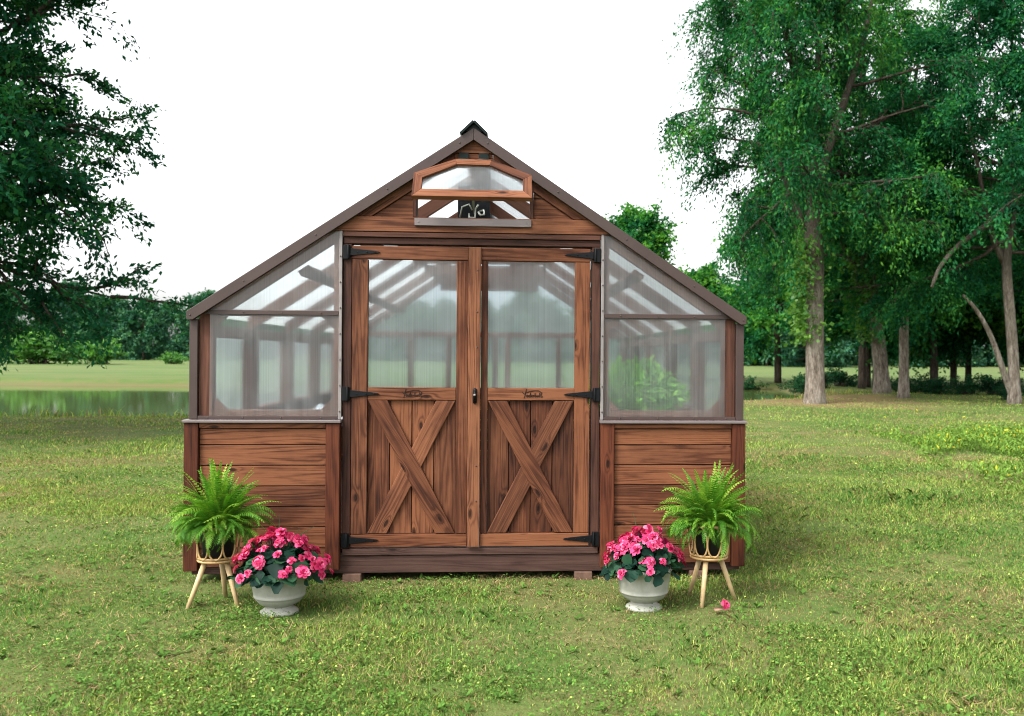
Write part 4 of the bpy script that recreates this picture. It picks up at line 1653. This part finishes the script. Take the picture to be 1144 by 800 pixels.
def foliage(rng, tw, td, per, spread, leaf, hang=0.3, aspect=0.42, clump_var=0.25, flat=0.6):
    n = len(tw)
    ct = rng.random(n)
    idx = np.repeat(np.arange(n), per)
    N = len(idx)
    along = rng.random(N)[:, None]
    # spray: leaves along a drooping twig
    L = (spread * (0.7 + 0.8 * ct))[idx][:, None]
    pos = tw[idx] + td[idx] * along * L + np.array([0, 0, -1.0]) * hang * (along ** 2) * L
    pos = pos + rng.normal(0, 1, (N, 3)) * np.array([1, 1, flat]) * L * 0.17
    out_ = unit(td[idx] + rng.normal(0, 0.8, (N, 3)) + np.array([0, 0, -hang]))
    up = unit(np.array([0, 0, 1.0]) + rng.normal(0, 0.7, (N, 3)))
    sd = unit(np.cross(out_, up))
    ln = leaf * rng.uniform(0.65, 1.3, N)[:, None]
    tip = pos + out_ * ln
    mid_ = pos + out_ * ln * 0.45 + np.cross(sd, out_) * ln * 0.08
    V = np.stack([pos, mid_ + sd * ln * aspect * .5, tip, mid_ - sd * ln * aspect * .5], 1)
    lf = vnoise(pos[:, 0] * 0.55 + 31, pos[:, 2] * 0.7 + pos[:, 1] * 0.3 + 17, int(rng.integers(1, 999)))
    t = np.clip(0.38 + 0.55 * (lf - 0.5) + (ct[idx] - 0.5) * clump_var * 2.6 + rng.normal(0, 0.10, N), 0, 1)
    return V, np.repeat(t[:, None], 3, 1)


def twigs(tw, td, spread, hang, parent, width=0.011):
    t = np.array([0.0, 0.35, 0.7, 1.0])[None, :, None]
    L = spread * 0.95
    P = tw[:, None] + td[:, None] * t * L + np.array([0, 0, -1.0]) * hang * t ** 2 * L
    sd = unit(np.cross(td, np.array([0.3, 0.2, 1.0])))[:, None]
    up = unit(np.cross(td[:, None] + 0 * sd, sd))
    V = []
    for q in range(3):
        w0, w1 = width * (1 - q * .28), width * (1 - (q + 1) * .28)
        for ax in (sd, up):
            V.append(np.stack([P[:, q] - ax[:, 0] * w0, P[:, q] + ax[:, 0] * w0, P[:, q + 1] + ax[:, 0] * w1, P[:, q + 1] - ax[:, 0] * w1], 1))
    V = np.concatenate(V)
    return quads_obj('twigs', V, np.full((len(V), 3), 0.5), M['bark_dark'], parent)


def lerp_path(pts, n):
    pts = np.array(pts, float)
    t = np.linspace(0, len(pts) - 1, n)
    # Catmull-Rom-ish smoothing through numpy interp on finer then moving mean
    q = np.stack([np.interp(t, np.arange(len(pts)), pts[:, k]) for k in range(3)], -1)
    for _ in range(2):
        q[1:-1] = (q[:-2] + 2 * q[1:-1] + q[2:]) / 4
    return q


def root_flare(radii, n=3, k=1.45):
    radii = np.array(radii, float)
    radii[0] *= k
    radii[1] *= 1 + (k - 1) * 0.35
    return radii


# --- main pecan-like tree right of the greenhouse (px to metre at its distance: 34.5 px/m)
def big_tree():
    rng = np.random.default_rng(5)
    r_ = empty('tall_tree', (7.63, 30.2, gz(7.63, 30.2)))
    tr = lerp_path([(0, 0, -0.2), (0.0, 0, 0.5), (-0.02, 0, 2.0), (-0.02, 0, 3.6), (-0.1, 0, 5.2), (-0.05, 0.1, 7.4), (-0.3, 0.2, 9.4), (-0.9, 0.3, 11.5), (-1.3, 0.4, 14.0)], 22)
    rad = root_flare(np.interp(tr[:, 2], [0, .6, 3.5, 4.0, 7.4, 14.2], [0.36, 0.31, 0.27, 0.33, 0.22, 0.05]), k=1.2)
    t2 = lerp_path([(-0.05, 0, 6.6), (0.3, -0.1, 8.0), (0.9, -0.2, 9.8), (1.6, 0, 12.0), (2.0, 0.1, 14.4)], 12)
    r2 = np.linspace(0.18, 0.05, 12)
    t3 = lerp_path([(-0.08, 0.1, 5.0), (-0.55, 0.2, 6.2), (-1.15, 0.2, 7.6), (-1.3, 0.3, 9.0), (-1.7, .2, 10.6)], 12)
    r3 = np.linspace(0.14, 0.04, 12)
    t4 = lerp_path([(-0.05, 0, 7.3), (0.05, 0.3, 9.2), (0.2, 0.6, 11.5), (0.2, .9, 14.8)], 10)
    r4 = np.linspace(0.16, 0.05, 10)
    wd, lb, tw, td = grow(rng, [(tr, rad), (t2, r2), (t3, r3), (t4, r4)], 42, (5.9, 14.0), lambda u: 4.3 - 1.4 * abs(u - 0.45) - 1.2 * u * u, 7, 6, el=(-4, 50), up=0.0, droop=-0.14)
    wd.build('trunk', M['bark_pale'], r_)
    lb.build('limbs', M['bark_dark'], r_)
    V, T = foliage(rng, tw, td, 54, 0.72, 0.142, hang=1.05, aspect=0.40)
    quads_obj('crown', V, T, M['leaf_a'], r_)
    twigs(tw, td, 0.66, 0.9, r_, 0.012)
    # creeper climbing the trunk
    n = 900
    z_ = rng.uniform(1.9, 5.2, n)
    az = rng.normal(math.pi * 1.08, 0.75, n)
    rr = 0.32 + rng.gamma(1.5, 0.13, n)
    p = np.stack([rr * np.cos(az), rr * np.sin(az), z_], -1)
    out_ = unit(np.stack([np.cos(az), np.sin(az), -rng.random(n)], -1) + rng.normal(0, .5, (n, 3)))
    sd = unit(np.cross(out_, rng.normal(0, 1, (n, 3))))
    ln = rng.uniform(0.10, 0.20, (n, 1))
    V = np.stack([p, p + out_ * ln * .5 + sd * ln * .4, p + out_ * ln, p + out_ * ln * .5 - sd * ln * .4], 1)
    quads_obj('ivy', V, np.repeat(rng.random((n, 1)), 3, 1), M['leaf_ivy'], r_)
    tag(r_, 'tall broad tree with pale bare trunk nearest the greenhouse on its right', 'tree')


big_tree()


def leaning_tree():
    rng = np.random.default_rng(15)
    r_ = empty('leaning_tree', (11.9, 36.8, gz(11.9, 36.8)))
    tr = lerp_path([(0, 0, -0.2), (-0.02, 0, 0.8), (-0.25, 0, 2.6), (-0.5, 0, 4.2), (-0.75, 0.1, 6.0), (-0.9, 0.1, 8.5), (-0.8, 0.2, 11.5), (-0.7, 0.2, 15.0)], 20)
    rad = root_flare(np.interp(tr[:, 2], [0, .8, 4, 8, 15], [0.34, 0.29, 0.25, 0.18, 0.05]), k=1.2)
    t2 = lerp_path([(-0.5, 0, 4.2), (-0.2, .3, 6.0), (0.4, .5, 8.5), (1.2, .6, 11.0), (1.7, .6, 14.0)], 12)
    t3 = lerp_path([(-0.35, 0, 3.4), (-0.9, 0.2, 4.8), (-1.9, 0.2, 6.4), (-2.6, 0, 7.6), (-3.1, .1, 9.4)], 12)
    wd, lb, tw, td = grow(rng, [(tr, rad), (t2, np.linspace(.17, .05, 12)), (t3, np.linspace(.15, .04, 12))], 40, (5.2, 14.6), lambda u: 4.8 - 1.6 * abs(u - 0.4) - 1.0 * u, 7, 6, el=(-8, 50), up=0.0, droop=-0.12)
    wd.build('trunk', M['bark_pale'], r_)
    lb.build('limbs', M['bark_dark'], r_)
    V, T = foliage(rng, tw, td, 50, 0.68, 0.15, hang=0.7, aspect=0.42)
    quads_obj('crown', V, T, M['leaf_a'], r_)
    twigs(tw, td, 0.66, 0.9, r_, 0.012)
    n = 900
    z_ = rng.uniform(2.0, 5.6, n)
    az = rng.normal(math.pi * 1.1, 0.8, n)
    rr = 0.34 + rng.gamma(1.5, 0.14, n)
    cx = np.interp(z_, tr[:, 2], tr[:, 0])
    p = np.stack([cx + rr * np.cos(az), rr * np.sin(az), z_], -1)
    out_ = unit(np.stack([np.cos(az), np.sin(az), -rng.random(n)], -1) + rng.normal(0, .5, (n, 3)))
    sd = unit(np.cross(out_, rng.normal(0, 1, (n, 3))))
    ln = rng.uniform(0.10, 0.20, (n, 1))
    V = np.stack([p, p + out_ * ln * .5 + sd * ln * .4, p + out_ * ln, p + out_ * ln * .5 - sd * ln * .4], 1)
    quads_obj('ivy', V, np.repeat(rng.random((n, 1)) * .8, 3, 1), M['leaf_ivy'], r_)
    tag(r_, 'tree with thick brown trunk leaning left, second from the greenhouse', 'tree')


leaning_tree()


def slim_tree():
    rng = np.random.default_rng(25)
    r_ = empty('slim_tree', (12.0, 34.7, gz(12, 34.7)))
    tr = lerp_path([(0, 0, -0.2), (0.02, 0, 0.8), (0.0, 0, 2.5), (-0.02, 0, 4.2), (0.1, 0.1, 6.0), (0.3, 0.1, 8.5), (0.3, 0.2, 11.0)], 16)
    rad = root_flare(np.interp(tr[:, 2], [0, .8, 4, 8, 11], [0.21, 0.18, 0.16, 0.11, 0.04]), k=1.2)
    wd, lb, tw, td = grow(rng, [(tr, rad)], 24, (3.7, 10.6), lambda u: 3.4 - 1.6 * abs(u - 0.4) - .8 * u, 6, 6, el=(-8, 50), up=0.0, droop=-0.1)
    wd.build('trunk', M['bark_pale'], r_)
    lb.build('limbs', M['bark_dark'], r_)
    V, T = foliage(rng, tw, td, 30, 0.6, 0.18, hang=0.5, aspect=0.45)
    quads_obj('crown', V, T, M['leaf_b'], r_)
    tag(r_, 'slim tree with a narrow straight mottled trunk right of the leaning tree', 'tree')


slim_tree()


def forked_tree():
    rng = np.random.default_rng(35)
    r_ = empty('forked_tree', (14.35, 31.0, gz(14.35, 31)))
    tr = lerp_path([(0, 0, -0.2), (0.0, 0, 0.6), (-0.08, 0, 2.0), (-0.25, 0, 3.8), (-0.3, 0.1, 5.0), (0.1, 0.1, 7.2), (0.3, 0.1, 9.5), (0.5, 0.2, 13.0)], 20)
    rad = root_flare(np.interp(tr[:, 2], [0, .8, 4, 8, 13], [0.22, 0.18, 0.16, 0.12, 0.05]), k=1.2)
    t2 = lerp_path([(-0.03, 0, 0.15), (-0.35, 0, 1.0), (-0.75, 0, 2.2), (-1.3, -0.1, 3.1), (-1.75, -0.1, 3.55)], 14)   # low bare fork to the left
    t3 = lerp_path([(0.05, 0.1, 6.6), (-0.55, -0.4, 6.35), (-1.25, -0.8, 5.75), (-2.3, -1.1, 5.1), (-3.0, -1.3, 4.35), (-3.25, -1.4, 3.7)], 16)  # long limb drooping left
    t4 = lerp_path([(-0.3, 0.1, 4.6), (-0.8, 0.1, 5.6), (-1.0, .2, 7.0), (-1.5, .2, 9.5)], 10)
    wd, lb, tw, td = grow(rng, [(tr, rad), (t3, np.linspace(.12, .05, 16)), (t4, np.linspace(.12, .04, 10))], 40, (4.9, 12.6), lambda u: 4.6 - 1.6 * abs(u - 0.35) - .8 * u, 7, 6, el=(-6, 45), up=0.0, droop=-0.1, az_bias=(math.pi, 0.35))
    wd.tube(t2, np.linspace(0.12, 0.05, 14), 10)
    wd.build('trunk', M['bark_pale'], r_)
    lb.build('limbs', M['bark_dark'], r_)
    V, T = foliage(rng, tw, td, 50, 0.68, 0.148, hang=0.7, aspect=0.42)
    quads_obj('crown', V, T, M['leaf_b'], r_)
    tag(r_, 'tree whose trunk forks low with a bare limb to the left, at the photo edge', 'tree')


forked_tree()


def left_tree():
    rng = np.random.default_rng(45)
    r_ = empty('overhanging_tree', (-14.1, 16.5, gz(-14.1, 16.5)))
    tr = lerp_path([(0, 0, -0.2), (0.0, 0, 0.6), (0.08, 0, 2.0), (0.15, 0, 4.0), (0.2, 0.1, 6.0), (0.1, 0.1, 8.5), (0.3, 0.1, 11.0)], 16)
    rad = root_flare(np.interp(tr[:, 2], [0, .8, 4, 8, 11], [0.36, 0.30, 0.26, 0.16, 0.05]), k=1.3)
    wd, lb, tw, td = grow(rng, [(tr, rad)], 80, (3.5, 10.8), lambda u: 5.9 - 1.6 * abs(u - 0.45) - 1.2 * u * u, 9, 6, el=(-4, 46), up=0.0, droop=-0.06, az_bias=(-0.1, 0.3))
    wd.build('trunk', M['bark_dark'], r_)
    lb.build('limbs', M['bark_dark'], r_)
    V, T = foliage(rng, tw, td, 52, 0.54, 0.12, hang=0.25, aspect=0.5, flat=0.45)
    quads_obj('crown', V, T, M['leaf_left'], r_)
    twigs(tw, td, 0.56, 0.25, r_, 0.008)
    tag(r_, 'large dark leafy tree overhanging the left edge of the picture', 'tree')


left_tree()


# --- prototypes for woodland
def wood_tree(name, seed, H, spread, mat_leaf, per, leaf, crown0, bark_m='bark_dark', trunk_r=0.2):
    rng = np.random.default_rng(seed)
    r_ = empty(name)
    wob = rng.normal(0, 0.25, (6, 2))
    tr = lerp_path([(0, 0, -0.3)] + [(wob[i, 0] * i * .3, wob[i, 1] * i * .3, H * (i + 1) / 6.0) for i in range(6)], 14)
    rad = np.interp(tr[:, 2], [0, H * .4, H], [trunk_r, trunk_r * .7, 0.04])
    wd, lb, tw, td = grow(rng, [(tr, rad)], 26, (crown0, H * 0.97), lambda u: spread * (1.05 - 0.9 * abs(u - 0.38) - 0.35 * u * u), 6, 5, el=(-5, 55), up=0.01, droop=-0.06)
    wd.build('trunk', M[bark_m], r_)
    lb.build('limbs', M[bark_m], r_)
    V, T = foliage(rng, tw, td, per, spread * 0.22, leaf, hang=0.35, aspect=0.6, clump_var=0.3)
    quads_obj('crown', V, T, M[mat_leaf], r_)
    return r_


protos = [wood_tree('woodland_tree', 101, 11.0, 3.8, 'leaf_b', 30, 0.25, 3.9),
          wood_tree('woodland_tree', 102, 12.5, 3.6, 'leaf_b', 30, 0.25, 4.4),
          wood_tree('woodland_tree', 103, 9.5, 4.2, 'leaf_a', 30, 0.25, 2.5)]
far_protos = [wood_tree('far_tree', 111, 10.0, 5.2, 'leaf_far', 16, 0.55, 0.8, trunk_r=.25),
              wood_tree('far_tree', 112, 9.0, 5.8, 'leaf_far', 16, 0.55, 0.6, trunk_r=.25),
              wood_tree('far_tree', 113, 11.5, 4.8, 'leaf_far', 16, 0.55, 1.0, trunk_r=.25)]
used = set()


def plant(pset, i, x_, y_, sc, rz, label, cat, group):
    p = pset[i % len(pset)]
    o = p if p.name not in used else copy_tree(p)
    if o is p:
        used.add(p.name)
    o.location = (x_, y_, gz(x_, y_))
    o.rotation_euler = (0, 0, rz)
    o.scale = (sc, sc, sc)
    tag(o, label, cat, group)
    return o


rnd = random.Random(77)
# woodland behind the lawn trees: x by direction, three loose rows
n = 0
for (Y0_, cnt, x0, x1, s0) in ((44, 8, 11.0, 32, 0.95), (53, 11, 8.5, 42, 1.05)):
    for i in range(cnt):
        x_ = x0 + (x1 - x0) * (i + 0.5) / cnt + rnd.uniform(-1, 1)
        y_ = Y0_ + rnd.uniform(-3.5, 3.5)
        plant(protos, n + rnd.randint(0, 1), x_, y_, s0 * rnd.uniform(0.85, 1.15), rnd.uniform(0, 6.3),
              'dark green woodland tree with thin trunk in the wood behind the lawn trees', 'tree', 'woodland trees behind the lawn')
        n += 1
# tree rising behind the right roof slope
t_ = plant(protos, 2, 3.5, 57, 1.0, 1.0, 'bushy green tree rising behind the right slope of the greenhouse roof', 'tree', None)
t_ = plant(protos, 2, 7.6, 60, 0.7, 2.6, 'rounded green tree between the roof slope and the tall tree', 'tree', None)
# far treeline all along the horizon
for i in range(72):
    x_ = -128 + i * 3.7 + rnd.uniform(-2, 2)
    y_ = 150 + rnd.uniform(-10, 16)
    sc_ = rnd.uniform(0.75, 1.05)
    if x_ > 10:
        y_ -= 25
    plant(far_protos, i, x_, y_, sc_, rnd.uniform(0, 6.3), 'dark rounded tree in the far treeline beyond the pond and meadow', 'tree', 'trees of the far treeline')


# shrubs
def make_shrub(seed, mat_leaf, n=2600, leaf=0.12):
    rng = np.random.default_rng(seed)
    r_ = empty('shrub')
    m = MB()
    tips = []
    for i in range(26):
        az = rng.uniform(0, 2 * np.pi)
        el = R(rng.uniform(25, 85))
        P = limb_path(rng, (rng.normal(0, .15), rng.normal(0, .15), -0.05), (math.cos(az) * math.cos(el), math.sin(az) * math.cos(el), math.sin(el)), rng.uniform(0.7, 1.25), 5, 0.12, 0.0)
        m.tube(P, np.linspace(0.02, 0.006, 6), 5, cap=False)
        tips += [P[k] for k in (2, 3, 4, 5)]
    m.build('stems', M['bark_dark'], r_)
    tips = np.array(tips)
    td = unit(tips + rng.normal(0, .4, tips.shape))
    V, T = foliage(rng, tips, td, n // len(tips), 0.34, leaf, hang=0.2, aspect=0.55)
    V[:, :, 2] = np.maximum(V[:, :, 2], 0.0)
    quads_obj('foliage', V, T, mat_leaf, r_)
    return r_


sp = [make_shrub(201, M['leaf_shrub']), make_shrub(202, M['leaf_shrub'])]
k_ = 0
for (x_, y_, sc_) in ((10.2, 42, .62), (11.3, 43, .7), (13.6, 39.5, .5), (14.5, 38.5, .62), (15.6, 38, .6), (16.7, 37.5, .72), (15.1, 41, .55), (17.9, 36.5, .6), (11.0, 46, .6), (12.6, 45, .7), (19.3, 38, .7), (20.6, 37, .6), (9.0, 50, .6), (15.2, 33.5, 0.4)):
    o = sp[k_ % 2] if k_ < 2 else copy_tree(sp[k_ % 2])
    o.location = (x_, y_, gz(x_, y_))
    o.rotation_euler = (0, 0, k_ * 1.3)
    o.scale = (sc_ * 1.25, sc_ * 1.25, sc_)
    tag(o, 'dark low shrub growing between the trunks at the edge of the wood', 'shrub', 'shrubs at the wood edge')
    k_ += 1
bp = [make_shrub(211, M['leaf_bright'], 2600, 0.15)]
for q, (x_, y_, sc_, lab) in enumerate(((-56.0, 99, 3.0, 'large bright green shrub on the far meadow under the overhanging tree'), (-50.5, 101, 2.2, 'bright green shrub right of the large one on the far meadow'),
                                       (-40.5, 104, 1.25, 'low bright shrub on the far meadow beside the left greenhouse corner'), (-45.0, 106, 1.1, 'small bright shrub in the middle of the far meadow hedge gap'), (-61, 97, 2.2, 'bright green shrub at the left edge of the far meadow'))):
    o = bp[0] if q == 0 else copy_tree(bp[0])
    o.location = (x_, y_, gz(x_, y_))
    o.rotation_euler = (0, 0, q * 1.9)
    o.scale = (sc_ * 1.5, sc_, sc_)
    tag(o, lab, 'shrub', 'bright shrubs on the far meadow')
